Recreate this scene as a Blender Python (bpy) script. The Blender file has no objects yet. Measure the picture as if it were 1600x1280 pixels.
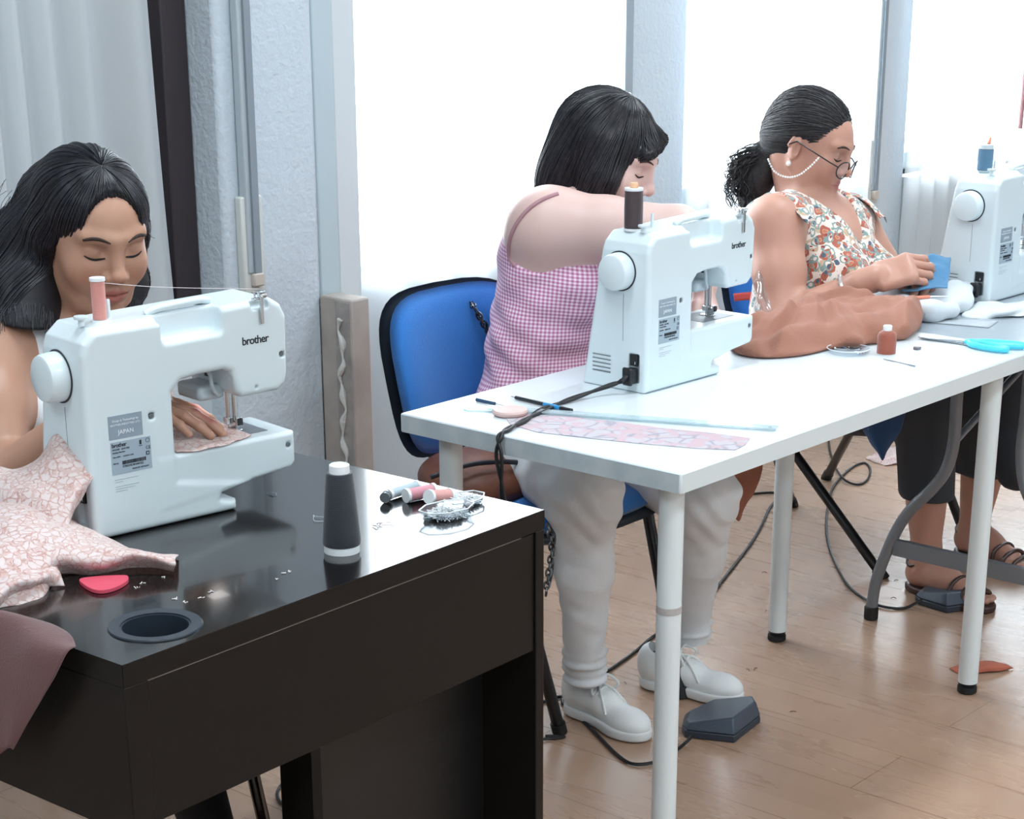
import bpy, math, random
import numpy as np
from mathutils import Vector, Matrix, noise
random.seed(7); RNG=np.random.default_rng(7)
PI=math.pi
S=bpy.context.scene
COL=S.collection
# ---------------------------------------------------------------- camera
cd=bpy.data.cameras.new('camera'); cam=bpy.data.objects.new('camera',cd); COL.objects.link(cam); S.camera=cam
cd.sensor_fit='HORIZONTAL'; cd.sensor_width=36; cd.lens=2919.33/1600*36; cd.shift_y=274.98/1600; cd.clip_start=.05
_y,_p,_r=.7161,.3341,-.0033
_f=Vector((math.cos(_y)*math.cos(_p),math.sin(_y)*math.cos(_p),-math.sin(_p)))
_a=Vector((math.sin(_y),-math.cos(_y),0)); _b=_a.cross(_f)
_rt=_a*math.cos(_r)+_b*math.sin(_r); _up=_b*math.cos(_r)-_a*math.sin(_r)
cam.matrix_world=Matrix(((_rt.x,_up.x,-_f.x,-2.2515),(_rt.y,_up.y,-_f.y,-1.6146),(_rt.z,_up.z,-_f.z,1.5115),(0,0,0,1)))
# ---------------------------------------------------------------- world, exposure
W=bpy.data.worlds.new('daylight'); S.world=W; W.use_nodes=True
_n=W.node_tree; bg=_n.nodes['Background']; bg.inputs[0].default_value=(.88,.95,1,1); bg.inputs[1].default_value=15.0
S.view_settings.view_transform='Standard'; S.view_settings.look='None'; S.view_settings.gamma=1
S.view_settings.exposure=0.20; S.view_settings.use_curve_mapping=False
S.cycles.use_denoising=True; S.cycles.max_bounces=8; S.cycles.diffuse_bounces=4; S.cycles.glossy_bounces=3
S.cycles.transmission_bounces=6; S.cycles.transparent_max_bounces=12; S.cycles.caustics_reflective=False; S.cycles.caustics_refractive=False
S.cycles.sample_clamp_indirect=6
def area(name,loc,rot,sx,sy,power,col=(1,1,1)):
    l=bpy.data.lights.new(name,'AREA'); l.shape='RECTANGLE'; l.size=sx; l.size_y=sy; l.energy=power; l.color=col
    o=bpy.data.objects.new(name,l); COL.objects.link(o); o.location=loc; o.rotation_euler=rot; return o
# ceiling lamps of the room, the last three added as fill under the tables (their housings are built with the ceiling)
LAMPS_AND_FILL=[(-2.6,-1.7),(-.4,-1.7),(1.8,-1.7),(-2.6,.3),(-.4,.3),(1.8,.3),(4.0,-.8),(-3.0,-3.3),(-.8,-3.3),(1.4,-3.3)]
for _x,_yy in LAMPS_AND_FILL: area('lamp_and_fill_light',(_x,_yy,2.66),(0,0,0),1.2,.3,22,(.82,.93,1))
# ---------------------------------------------------------------- helpers
def lin(c):
    c=[v/255 for v in c]; return tuple(v/12.92 if v<=.04045 else ((v+.055)/1.055)**2.4 for v in c)+(1,)
MATS={}
def mat(name,col,rough=.5,metal=0,spec=.5,bump=None,trans=0,emit=None,sheen=0,coat=0,sss=0,var=None):
    """bump=(scale,strength[,detail]); var=(scale,other colour)"""
    if name in MATS: return MATS[name]
    m=bpy.data.materials.new(name); m.use_nodes=True; nt=m.node_tree; b=nt.nodes['Principled BSDF']
    b.inputs['Base Color'].default_value=lin(col); b.inputs['Roughness'].default_value=rough; b.inputs['Metallic'].default_value=metal
    b.inputs['Specular IOR Level'].default_value=spec; b.inputs['Transmission Weight'].default_value=trans
    b.inputs['Sheen Weight'].default_value=sheen; b.inputs['Coat Weight'].default_value=coat
    if sss:
        b.inputs['Subsurface Weight'].default_value=sss; b.inputs['Subsurface Radius'].default_value=(.012,.004,.002); b.inputs['Subsurface Scale'].default_value=1.
    if emit: b.inputs['Emission Color'].default_value=lin(col); b.inputs['Emission Strength'].default_value=emit
    tc=None
    def coords():
        nonlocal tc
        if tc is None: tc=nt.nodes.new('ShaderNodeTexCoord')
        return tc.outputs['Object']
    if bump:
        t=nt.nodes.new('ShaderNodeTexNoise'); t.inputs['Scale'].default_value=bump[0]; t.inputs['Detail'].default_value=bump[2] if len(bump)>2 else 4
        nt.links.new(coords(),t.inputs['Vector'])
        bp=nt.nodes.new('ShaderNodeBump'); bp.inputs['Strength'].default_value=bump[1]; bp.inputs['Distance'].default_value=.004
        nt.links.new(t.outputs['Fac'],bp.inputs['Height']); nt.links.new(bp.outputs[0],b.inputs['Normal'])
    if var:
        t=nt.nodes.new('ShaderNodeTexNoise'); t.inputs['Scale'].default_value=var[0]; t.inputs['Detail'].default_value=5
        nt.links.new(coords(),t.inputs['Vector'])
        r=nt.nodes.new('ShaderNodeValToRGB'); r.color_ramp.elements[0].position=.35; r.color_ramp.elements[1].position=.7
        r.color_ramp.elements[0].color=lin(col); r.color_ramp.elements[1].color=lin(var[1])
        nt.links.new(t.outputs['Fac'],r.inputs[0]); nt.links.new(r.outputs[0],b.inputs['Base Color'])
    MATS[name]=m; return m
def bsdf(m): return m.node_tree.nodes['Principled BSDF']
def mk(name,V,F,m,parent=None,smooth=True,loc=None):
    """one mesh object from vertices and faces"""
    me=bpy.data.meshes.new(name); V=np.asarray(V,dtype=np.float32)
    if isinstance(F,np.ndarray) and F.ndim==2:
        n,k=F.shape; me.vertices.add(len(V)); me.vertices.foreach_set('co',V.ravel())
        me.loops.add(n*k); me.loops.foreach_set('vertex_index',F.astype(np.int32).ravel())
        me.polygons.add(n); me.polygons.foreach_set('loop_start',np.arange(0,n*k,k,dtype=np.int32))
        me.update(calc_edges=True); me.validate()
    else:
        me.from_pydata([tuple(v) for v in V.tolist()],[],[tuple(f) for f in F]); me.update()
    if smooth is True: me.polygons.foreach_set('use_smooth',[True]*len(me.polygons))
    o=bpy.data.objects.new(name,me)
    if m is not None:
        for q in (m if isinstance(m,(list,tuple)) else [m]): me.materials.append(q)
    COL.objects.link(o)
    if parent is not None: o.parent=parent
    if loc is not None: o.location=loc
    return o
def autosmooth(o,ang=35):
    me=o.data; me.polygons.foreach_set('use_smooth',[True]*len(me.polygons)); 
    try: me.set_sharp_from_angle(angle=math.radians(ang))
    except Exception: pass
    return o
def tag(o,label=None,cat=None,group=None,kind=None):
    if label: o['label']=label
    if cat: o['category']=cat
    if group: o['group']=group
    if kind: o['kind']=kind
    return o
def thing(name,label,cat,loc=(0,0,0),rotz=0,group=None):
    o=bpy.data.objects.new(name,None); COL.objects.link(o); o.location=loc; o.rotation_euler=(0,0,rotz); o.empty_display_size=.05
    return tag(o,label,cat,group)
class MB:
    """collects shapes into one mesh"""
    def __init__(s): s.V=[]; s.F=[]
    def add(s,V,F):
        n=len(s.V); s.V+= [tuple(v) for v in V]; s.F+=[tuple(i+n for i in f) for f in F]; return s
    def box(s,a,b,rot=None,org=None):
        (x0,y0,z0),(x1,y1,z1)=a,b
        V=[(x0,y0,z0),(x1,y0,z0),(x1,y1,z0),(x0,y1,z0),(x0,y0,z1),(x1,y0,z1),(x1,y1,z1),(x0,y1,z1)]
        if rot is not None:
            o=Vector(org) if org is not None else Vector(((x0+x1)/2,(y0+y1)/2,(z0+z1)/2))
            V=[tuple(o+rot@(Vector(v)-o)) for v in V]
        return s.add(V,[(0,3,2,1),(4,5,6,7),(0,1,5,4),(1,2,6,5),(2,3,7,6),(3,0,4,7)])
    def prism(s,poly,h0,h1,axis='z'):
        n=len(poly); f={'z':lambda p,h:(p[0],p[1],h),'y':lambda p,h:(p[0],h,p[1]),'x':lambda p,h:(h,p[0],p[1])}[axis]
        V=[f(p,h0) for p in poly]+[f(p,h1) for p in poly]
        return s.add(V,[tuple(range(n))[::-1],tuple(range(n,2*n))]+[(i,(i+1)%n,n+(i+1)%n,n+i) for i in range(n)])
    def lathe(s,prof,c=(0,0,0),ax=(0,0,1),n=32,cap=True):
        ax=Vector(ax).normalized(); u=ax.orthogonal().normalized(); w=ax.cross(u); c=Vector(c); V=[];F=[]
        for r,h in prof:
            for i in range(n):
                a=2*PI*i/n; V.append(c+ax*h+(u*math.cos(a)+w*math.sin(a))*r)
        for j in range(len(prof)-1):
            for i in range(n): F.append((j*n+i,j*n+(i+1)%n,(j+1)*n+(i+1)%n,(j+1)*n+i))
        if cap: F.append(tuple(range(n))[::-1]); F.append(tuple((len(prof)-1)*n+i for i in range(n)))
        return s.add(V,F)
    def tube(s,pts,r,n=10,cap=True,closed=False):
        P=[Vector(p) for p in pts]; N=len(P); R=r if isinstance(r,(list,tuple)) else [r]*N
        T=[]
        for i in range(N):
            a=P[(i-1)%N] if (closed or i>0) else P[i]; b=P[(i+1)%N] if (closed or i<N-1) else P[i]
            T.append((b-a).normalized() if (b-a).length>1e-9 else Vector((0,0,1)))
        u=T[0].orthogonal().normalized(); V=[];F=[]
        for i in range(N):
            u=(u-T[i]*u.dot(T[i])); u=u.normalized() if u.length>1e-6 else T[i].orthogonal().normalized(); w=T[i].cross(u)
            for k in range(n):
                a=2*PI*k/n; V.append(P[i]+(u*math.cos(a)+w*math.sin(a))*R[i])
        for i in range(N if closed else N-1):
            j=(i+1)%N
            for k in range(n): F.append((i*n+k,i*n+(k+1)%n,j*n+(k+1)%n,j*n+k))
        if cap and not closed: F.append(tuple(range(n))[::-1]); F.append(tuple((N-1)*n+k for k in range(n)))
        return s.add(V,F)
    def obj(s,name,m,parent=None,bev=0,seg=2,smooth=35,loc=None):
        o=mk(name,s.V,s.F,m,parent,smooth=False,loc=loc)
        if bev:
            b=o.modifiers.new('bevel','BEVEL'); b.width=bev; b.segments=seg; b.limit_method='ANGLE'; b.angle_limit=math.radians(40); b.harden_normals=False
        if smooth: autosmooth(o,smooth)
        return o
def spline(pts,n=8,closed=False):
    P=[Vector(p) for p in pts]; N=len(P); out=[]
    rng=range(N if closed else N-1)
    for i in rng:
        g=(lambda k:P[k%N]) if closed else (lambda k:P[min(max(k,0),N-1)])
        p0,p1,p2,p3=g(i-1),g(i),g(i+1),g(i+2)
        for j in range(n):
            t=j/n; out.append(.5*((2*p1)+(p2-p0)*t+(2*p0-5*p1+4*p2-p3)*t*t+(-p0+3*p1-3*p2+p3)*t**3))
    if not closed: out.append(P[-1])
    return out
def sheet(name,rows,m,parent=None,nu=10,nv=10,wr=0,ws=20,thick=.0012,lift=0,seed=0,subd=0):
    """cloth patch lofted through rows of points"""
    R=[spline(r,nu) for r in rows]; L=len(R[0]); cols=[spline([r[i] for r in R],nv) for i in range(L)]
    M=len(cols[0]); V=[];
    for i in range(L):
        for j in range(M):
            p=cols[i][j]
            if wr:
                q=p*ws+Vector((seed,seed*2,0)); d=noise.noise_vector(q)*wr+noise.noise_vector(q*2.3)*wr*.45; p=p+Vector((d.x*.5,d.y*.5,abs(d.z) if lift else d.z))
            V.append(tuple(p))
    F=[(i*M+j,(i+1)*M+j,(i+1)*M+j+1,i*M+j+1) for i in range(L-1) for j in range(M-1)]
    o=mk(name,V,F,m,parent)
    uv=o.data.uv_layers.new(name='UVMap')
    for lp in o.data.loops:
        i,j=divmod(lp.vertex_index,M); uv.data[lp.index].uv=(i/(L-1),j/(M-1))
    s=o.modifiers.new('thickness','SOLIDIFY'); s.thickness=thick; s.offset=0
    return o
# ---------------------------------------------------------------- distance-field bodies
class Field:
    def __init__(s): s.ops=[]; s.o=np.zeros(3); s.R=np.eye(3); s.sc=1.
    def frame(s,o=(0,0,0),R=None,sc=1.):
        s.o=np.array(o,float); s.R=np.eye(3) if R is None else np.array(R,float); s.sc=sc; return s
    def T(s,p): return s.o+s.R@(np.array(p,float)*s.sc)
    def cap(s,a,b,ra,rb=None,k=.02,sub=False):
        rb=ra if rb is None else rb; s.ops.append(('c',s.T(a),s.T(b),ra*s.sc,rb*s.sc,k*s.sc,sub)); return s
    def chain(s,pts,rs,k=.02):
        for i in range(len(pts)-1): s.cap(pts[i],pts[i+1],rs[i],rs[i+1],k)
        return s
    def ell(s,c,r,R=None,k=.02,sub=False):
        Rm=s.R if R is None else s.R@np.array(R,float); s.ops.append(('e',s.T(c),np.array(r,float)*s.sc,Rm,k*s.sc,sub)); return s
    def box(s,c,h,rad=.005,R=None,k=.005,sub=False):
        Rm=s.R if R is None else s.R@np.array(R,float); s.ops.append(('b',s.T(c),np.array(h,float)*s.sc,Rm,rad*s.sc,k*s.sc,sub)); return s
    def cut(s,p,n,k=.004):
        n=s.R@(np.array(n,float)/np.linalg.norm(n)); s.ops.append(('p',s.T(p),n,k)); return s
    def inflate(s,d): s.ops.append(('i',d)); return s
    @staticmethod
    def prim(op,x,y,z):
        t=op[0]
        if t=='c':
            a,b,ra,rb=op[1:5]; d=b-a; L=max(d@d,1e-12); px,py,pz=x-a[0],y-a[1],z-a[2]
            h=np.clip((px*d[0]+py*d[1]+pz*d[2])/L,0,1)
            return np.sqrt((px-h*d[0])**2+(py-h*d[1])**2+(pz-h*d[2])**2)-(ra+(rb-ra)*h)
        c=op[1]; Rm=op[3]; px,py,pz=x-c[0],y-c[1],z-c[2]
        q=[px*Rm[0,i]+py*Rm[1,i]+pz*Rm[2,i] for i in range(3)]
        if t=='e':
            r=op[2]; k0=np.sqrt(sum((q[i]/r[i])**2 for i in range(3))); k1=np.sqrt(sum((q[i]/r[i]**2)**2 for i in range(3)))
            return k0*(k0-1)/np.maximum(k1,1e-6)
        h=op[2]; rad=op[4]; w=[np.abs(q[i])-(h[i]-rad) for i in range(3)]
        return np.sqrt(sum(np.maximum(v,0)**2 for v in w))+np.minimum(np.maximum(np.maximum(w[0],w[1]),w[2]),0)-rad
    @staticmethod
    def bb(op):
        t=op[0]
        if t=='c': return np.minimum(op[1]-op[3],op[2]-op[4]),np.maximum(op[1]+op[3],op[2]+op[4])
        e=np.abs(op[3])@op[2]; return op[1]-e,op[1]+e
    @staticmethod
    def comb(A,B,k,sub):
        if sub:
            B=-B; h=np.maximum(k-np.abs(A-B),0)/k; return np.maximum(A,B)+h*h*k*.25
        h=np.maximum(k-np.abs(A-B),0)/k; return np.minimum(A,B)-h*h*k*.25
    def at(s,P):
        P=np.asarray(P,float); x,y,z=P[...,0],P[...,1],P[...,2]; A=np.full(x.shape,1.)
        for op in s.ops:
            if op[0]=='i': A=A-op[1]; continue
            if op[0]=='p':
                d=(x-op[1][0])*op[2][0]+(y-op[1][1])*op[2][1]+(z-op[1][2])*op[2][2]; A=s.comb(A,-d,op[3],True); continue
            A=s.comb(A,s.prim(op,x,y,z),op[-2],op[-1])
        return A
    def mesh(s,lo,hi,h,fn=None):
        lo=np.array(lo,float); hi=np.array(hi,float); n=np.ceil((hi-lo)/h).astype(int)+1
        ax=[(lo[i]+h*np.arange(n[i])).astype(np.float32) for i in range(3)]
        A=np.full(n,.05,np.float32)
        for op in s.ops:
            if op[0]=='i': A-=np.float32(op[1]); continue
            if op[0]=='p':
                X,Y,Z=ax[0][:,None,None],ax[1][None,:,None],ax[2][None,None,:]
                d=(X-op[1][0])*op[2][0]+(Y-op[1][1])*op[2][1]+(Z-op[1][2])*op[2][2]; A=s.comb(A,-d.astype(np.float32),op[3],True).astype(np.float32); continue
            b0,b1=s.bb(op); m=op[-2]+3*h+sum(q[1] for q in s.ops if q[0]=='i')
            i0=np.clip(np.floor((b0-m-lo)/h).astype(int),0,n); i1=np.clip(np.ceil((b1+m-lo)/h).astype(int)+1,0,n)
            if (i1<=i0).any(): continue
            sl=tuple(slice(i0[i],i1[i]) for i in range(3))
            X,Y,Z=ax[0][sl[0]][:,None,None],ax[1][sl[1]][None,:,None],ax[2][sl[2]][None,None,:]
            A[sl]=s.comb(A[sl],s.prim(op,X,Y,Z),op[-2],op[-1])
        if fn is not None: A=fn(A,ax)
        return surfnet(A,lo,h)
def surfnet(A,lo,h):
    I=A<0; n=np.array(A.shape)
    c=[(i,j,k) for i in(0,1) for j in(0,1) for k in(0,1)]
    cnt=np.zeros(n-1,np.int8)
    for i,j,k in c: cnt+=I[i:n[0]-1+i,j:n[1]-1+j,k:n[2]-1+k]
    act=(cnt>0)&(cnt<8); ix=np.argwhere(act)
    if len(ix)==0: return np.zeros((0,3)),np.zeros((0,4),int)
    idx=np.full(n-1,-1,np.int32); idx[act]=np.arange(len(ix))
    val={q:A[ix[:,0]+q[0],ix[:,1]+q[1],ix[:,2]+q[2]].astype(np.float64) for q in c}
    acc=np.zeros((len(ix),3)); m=np.zeros(len(ix))
    for q in c:
        for d in range(3):
            if q[d]==0:
                q2=list(q); q2[d]=1; a,b=val[q],val[tuple(q2)]; sc=(a<0)!=(b<0); t=np.where(sc,a/np.where(sc,a-b,1),0)
                p=np.tile(np.array(q,float),(len(ix),1)); p[:,d]=t; acc+=p*sc[:,None]; m+=sc
    V=lo+h*(ix+acc/m[:,None]); F=[]
    for d in range(3):
        e1,e2=[(1,2),(2,0),(0,1)][d]
        sl0=[slice(1,-1)]*3; sl0[d]=slice(0,n[d]-1); sl1=[slice(1,-1)]*3; sl1[d]=slice(1,n[d])
        a,b=I[tuple(sl0)],I[tuple(sl1)]; ch=np.argwhere(a!=b)
        if len(ch)==0: continue
        sg=a[tuple(ch.T)]; base=ch.copy(); base[:,e1]+=1; base[:,e2]+=1   # node coords
        def cell(o1,o2):
            q=base.copy(); q[:,e1]-=o1; q[:,e2]-=o2; return idx[tuple(q.T)]
        Q=np.stack([cell(1,1),cell(0,1),cell(0,0),cell(1,0)],1); Q[~sg]=Q[~sg][:,::-1]; F.append(Q)
    F=np.concatenate(F); F=F[(F>=0).all(1)]; return V,F
def rotm(fwd,up=(0,0,1)):
    """columns: right-hand x, forward y, up z"""
    f=np.array(fwd,float); f/=np.linalg.norm(f); u=np.array(up,float); x=np.cross(f,u); x/=np.linalg.norm(x); u=np.cross(x,f); return np.stack([x,f,u],1)
def rx(a): c,s=math.cos(a),math.sin(a); return np.array([[1,0,0],[0,c,-s],[0,s,c]])
def ry(a): c,s=math.cos(a),math.sin(a); return np.array([[c,0,s],[0,1,0],[-s,0,c]])
def rz(a): c,s=math.cos(a),math.sin(a); return np.array([[c,-s,0],[s,c,0],[0,0,1]])
# ================================================================ materials of the room
def wall_mat():
    m=mat('stippled_plaster',(196,206,214),.7); nt=m.node_tree; b=bsdf(m)
    tc=nt.nodes.new('ShaderNodeTexCoord'); t=nt.nodes.new('ShaderNodeTexNoise'); t.inputs['Scale'].default_value=75; t.inputs['Detail'].default_value=3
    nt.links.new(tc.outputs['Object'],t.inputs['Vector']); bp=nt.nodes.new('ShaderNodeBump'); bp.inputs['Strength'].default_value=.55; bp.inputs['Distance'].default_value=.006
    nt.links.new(t.outputs['Fac'],bp.inputs['Height']); nt.links.new(bp.outputs[0],b.inputs['Normal']); return m
M_wall=wall_mat(); M_paint=mat('white_paint',(205,212,216),.55); M_frame=mat('grey_green_paint',(182,198,204),.5)
M_dark=mat('dark_brown_wood',(48,40,44),.45,bump=(60,.15)); M_alu=mat('grey_track',(150,160,168),.45)
M_glass=mat('pane_glass',(240,248,250),.02)
nt=M_glass.node_tree; _t=nt.nodes.new('ShaderNodeBsdfTransparent'); _g=nt.nodes.new('ShaderNodeBsdfGlossy'); _g.inputs['Roughness'].default_value=.02; _m=nt.nodes.new('ShaderNodeMixShader'); _m.inputs[0].default_value=.06
nt.links.new(_t.outputs[0],_m.inputs[1]); nt.links.new(_g.outputs[0],_m.inputs[2]); nt.links.new(_m.outputs[0],nt.nodes['Material Output'].inputs[0])
def floor_mat():
    m=mat('wood_laminate_floor',(176,142,120),.30,spec=.5); nt=m.node_tree; b=bsdf(m); N=nt.nodes.new; L=nt.links.new
    tc=N('ShaderNodeTexCoord'); mp=N('ShaderNodeMapping'); mp.inputs['Rotation'].default_value=(0,0,math.radians(90)); L(tc.outputs['Object'],mp.inputs[0])
    br=N('ShaderNodeTexBrick'); br.inputs['Scale'].default_value=1; br.inputs['Brick Width'].default_value=1.2; br.inputs['Row Height'].default_value=.19; br.inputs['Mortar Size'].default_value=.0012
    br.inputs['Color1'].default_value=(.35,.35,.35,1); br.inputs['Color2'].default_value=(.65,.65,.65,1); br.inputs['Mortar'].default_value=(0,0,0,1); br.inputs['Bias'].default_value=0
    L(mp.outputs[0],br.inputs['Vector'])
    mg=N('ShaderNodeMapping'); mg.inputs['Scale'].default_value=(14,1.6,1); L(tc.outputs['Object'],mg.inputs[0])
    ns=N('ShaderNodeTexNoise'); ns.inputs['Scale'].default_value=2.2; ns.inputs['Detail'].default_value=6; ns.inputs['Distortion'].default_value=1.2; L(mg.outputs[0],ns.inputs['Vector'])
    mg2=N('ShaderNodeMapping'); mg2.inputs['Scale'].default_value=(16,4,1); L(tc.outputs['Object'],mg2.inputs[0])
    sm=N('ShaderNodeTexBrick'); sm.inputs['Scale'].default_value=1; sm.inputs['Brick Width'].default_value=.42; sm.inputs['Row Height'].default_value=.064; sm.inputs['Mortar Size'].default_value=0
    sm.inputs['Color1'].default_value=(.3,.3,.3,1); sm.inputs['Color2'].default_value=(.7,.7,.7,1); L(mp.outputs[0],sm.inputs['Vector'])
    a1=N('ShaderNodeMath'); a1.operation='MULTIPLY_ADD'; a1.inputs[1].default_value=.28; L(ns.outputs['Fac'],a1.inputs[0]); L(sm.outputs['Color'],a1.inputs[2])
    r=N('ShaderNodeValToRGB'); e=r.color_ramp.elements; e[0].position=.30; e[0].color=lin((163,132,111)); e[1].position=.9; e[1].color=lin((173,143,121)); L(a1.outputs[0],r.inputs[0])
    mx=N('ShaderNodeMix'); mx.data_type='RGBA'; mx.blend_type='MIX'; mx.inputs['B'].default_value=lin((120,90,66)); L(br.outputs['Fac'],mx.inputs['Factor']); L(r.outputs[0],mx.inputs['A']); L(mx.outputs['Result'],b.inputs['Base Color'])
    rr=N('ShaderNodeMapRange'); rr.inputs['To Min'].default_value=.24; rr.inputs['To Max'].default_value=.32; L(ns.outputs['Fac'],rr.inputs[0]); L(rr.outputs[0],b.inputs['Roughness'])
    return m
def st(name,a,b,m,parent=None,bev=0):
    o=MB().box(a,b).obj(name,m,parent,bev=bev)
    if parent is None: o['kind']='structure'
    return o
XL,XR,YF,YB,ZC=-4.2,7.2,-4.2,1.6,2.72
st('floor',(XL,YF,-.1),(XR,YB+.5,0),floor_mat())
st('ceiling',(XL,YF,ZC),(XR,YB+.5,ZC+.1),mat('ceiling_white',(232,234,236),.8))
st('wall_left',(XL-.1,YF,0),(XL,YB+.5,ZC),M_paint); st('wall_right',(XR,YF,0),(XR+.1,YB+.5,ZC),M_paint); st('wall_front',(XL,YF-.1,0),(XR,YF,ZC),M_paint)
for x,y in LAMPS_AND_FILL:
    t=thing('ceiling_and_fill_light','flat white ceiling light panel out of view, front row added as fill','ceiling light',(x,y,ZC),0,'ceiling light panels')
    MB().box((-.62,-.17,-.05),(.62,.17,-.001)).obj('housing',mat('lamp_housing',(235,235,235),.5),t,bev=.006)
# the window wall: piers, wall below and above the windows
def pillar(name,x0,x1,y0=YB,y1=YB+.32): return st(name,(x0,y0,0),(x1,y1,ZC),M_wall,bev=.012)
SILL=.74
pillar('wall_back_pillar',.392,.671,1.5,YB+.32); pillar('wall_back_pillar',1.905,2.205); pillar('wall_back_pillar',3.2,3.47); pillar('wall_back_pillar',5.6,XR)
st('wall_back_end',(XL,YB+.14,0),(-1.4,YB+.32,ZC),M_wall)
for x0,x1 in ((-1.4,.392),(.671,1.905),(2.205,3.2),(3.47,5.6)):
    st('wall_back_parapet',(x0,YB-.025,0),(x1,YB+.3,SILL),M_paint); st('wall_back_lintel',(x0,YB+.05,2.35),(x1,YB+.3,ZC),M_paint)
def window(name,x0,x1,fm=M_frame,mull=True):
    t=bpy.data.objects.new(name,None); COL.objects.link(t); t['kind']='structure'; t.location=((x0+x1)/2,YB+.14,SILL); w=(x1-x0)/2; H=2.35-SILL
    f=MB()
    for a,b in (((-w,-.03,0),(-w+.07,.03,H)),((w-.07,-.03,0),(w,.03,H)),((-w+.07,-.03,0),(w-.07,.03,.06)),((-w+.07,-.03,H-.06),(w-.07,.03,H))): f.box(a,b)
    if mull: f.box((-.03,-.025,.06),(.03,.025,H-.06))
    o=f.obj('window_frame',fm,t,bev=.004); o['kind']='structure'
    g=MB().box((-w+.06,-.003,.05),(w-.06,.003,H-.05)).obj('window_glass',M_glass,t); g['kind']='structure'
    s=MB().box((-w,-.1,-.03),(w,.0,0)).obj('window_sill',M_paint,t,bev=.005); s['kind']='structure'
    return t
window('window_1',-1.4,.392,M_dark,False); window('window_2',.80,1.905,M_frame,False); window('window_3',2.205,3.2); window('window_4',3.47,5.6,M_frame)
# dark post beside the left window and the greenish jamb right of the first pier
st('trim_1',(.322,1.585,0),(.390,1.64,ZC),M_dark,bev=.004)
st('trim_2',(.6725,1.504,.0),(.735,1.9,2.72),M_frame,bev=.004)
st('trim_3',(.736,1.508,.0),(.806,1.9,2.72),M_paint,bev=.003)
st('trim_4',(1.868,1.56,.735),(1.903,1.62,2.35),M_alu,bev=.003)
# closed roller shutter outside the left window
sh=MB()
for i in range(36): sh.box((-1.38,1.83-.003*(i%2),.74+i*.0445),(.385,1.845-.003*(i%2),.74+i*.0445+.0450))
tag(sh.obj('roller_shutter',mat('shutter_grey',(190,198,204),.6)),'closed grey roller shutter behind the sheer curtain of the leftmost window','shutter')
# low wooden casing with a bead of dried foam
t=thing('wooden_casing','worn beige wooden casing with dried foam bead beside the stippled pier','casing',(.66,1.45,0))
_mc=mat('worn_beige_wood',(176,168,160),.6,bump=(30,.3),var=(9,(158,150,144)))
MB().box((0,-.055,0),(.058,.049,.742)).obj('board',_mc,t,bev=.005)
MB().box((-.004,-.054,0),(-.0002,-.006,.735)).obj('rough_strip',mat('rough_grey_wood',(160,154,150),.7,bump=(50,.7),var=(18,(136,130,128))),t,bev=.001)
P=[(-.007,-.026+.006*math.sin(i*1.3)+.004*math.sin(i*3.1),.02+i*.026) for i in range(27)]
MB().tube(spline(P,3),[.0055+.003*math.sin(i*.9) for i in range(79)],8).obj('foam_bead',mat('dried_foam',(206,204,200),.7,bump=(120,.6)),t)
MB().box((.059,-.045,0),(.070,.049,.64)).obj('edge_strip',mat('pale_strip',(198,190,184),.6),t,bev=.003)
# blind straps with their winder plates
def strap(x,y,zb,label):
    t=thing('blind_strap',label,'blind strap',(x,y,zb))
    MB().box((-.019,-.026,.0),(.008,-.004,2.3-zb)).obj('strap_channel',mat('pale_track',(176,186,192),.5),t,bev=.003)
    MB().box((-.006,-.033,-.0),(.012,-.0265,2.3-zb)).obj('strap_band',mat('grey_webbing',(132,142,150),.8),t)
    MB().box((-.030,-.022,-.045),(.032,-.0005,.165)).obj('winder_plate',mat('old_plastic',(206,208,204),.5),t,bev=.004)
    MB().box((-.012,-.036,-.028),(.016,-.022,.0)).obj('winder_mouth',mat('old_plastic_beige',(196,186,176),.5),t,bev=.003)
strap(.452,1.5,.822,'grey blind strap with worn winder plate on the pier behind the girl')
strap(3.235,YB,.72,'grey blind strap on the pier behind the woman with glasses')
# ---------------------------------------------------------------- curtains
def sheer(name,col,tr,weave=True):
    m=bpy.data.materials.new(name); m.use_nodes=True; nt=m.node_tree; nt.nodes.remove(nt.nodes['Principled BSDF']); N=nt.nodes.new; L=nt.links.new
    d=N('ShaderNodeBsdfDiffuse'); t=N('ShaderNodeBsdfTranslucent'); p=N('ShaderNodeBsdfTransparent'); a=N('ShaderNodeMixShader'); b=N('ShaderNodeMixShader')
    d.inputs[0].default_value=lin(col); t.inputs[0].default_value=lin(col); a.inputs[0].default_value=.5; b.inputs[0].default_value=tr
    L(d.outputs[0],a.inputs[1]); L(t.outputs[0],a.inputs[2]); L(a.outputs[0],b.inputs[1]); L(p.outputs[0],b.inputs[2]); L(b.outputs[0],nt.nodes['Material Output'].inputs[0])
    return m
M_sheer=sheer('sheer_voile',(226,232,236),.34); M_sheer1=sheer('sheer_voile_left',(236,241,244),.10)
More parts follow.
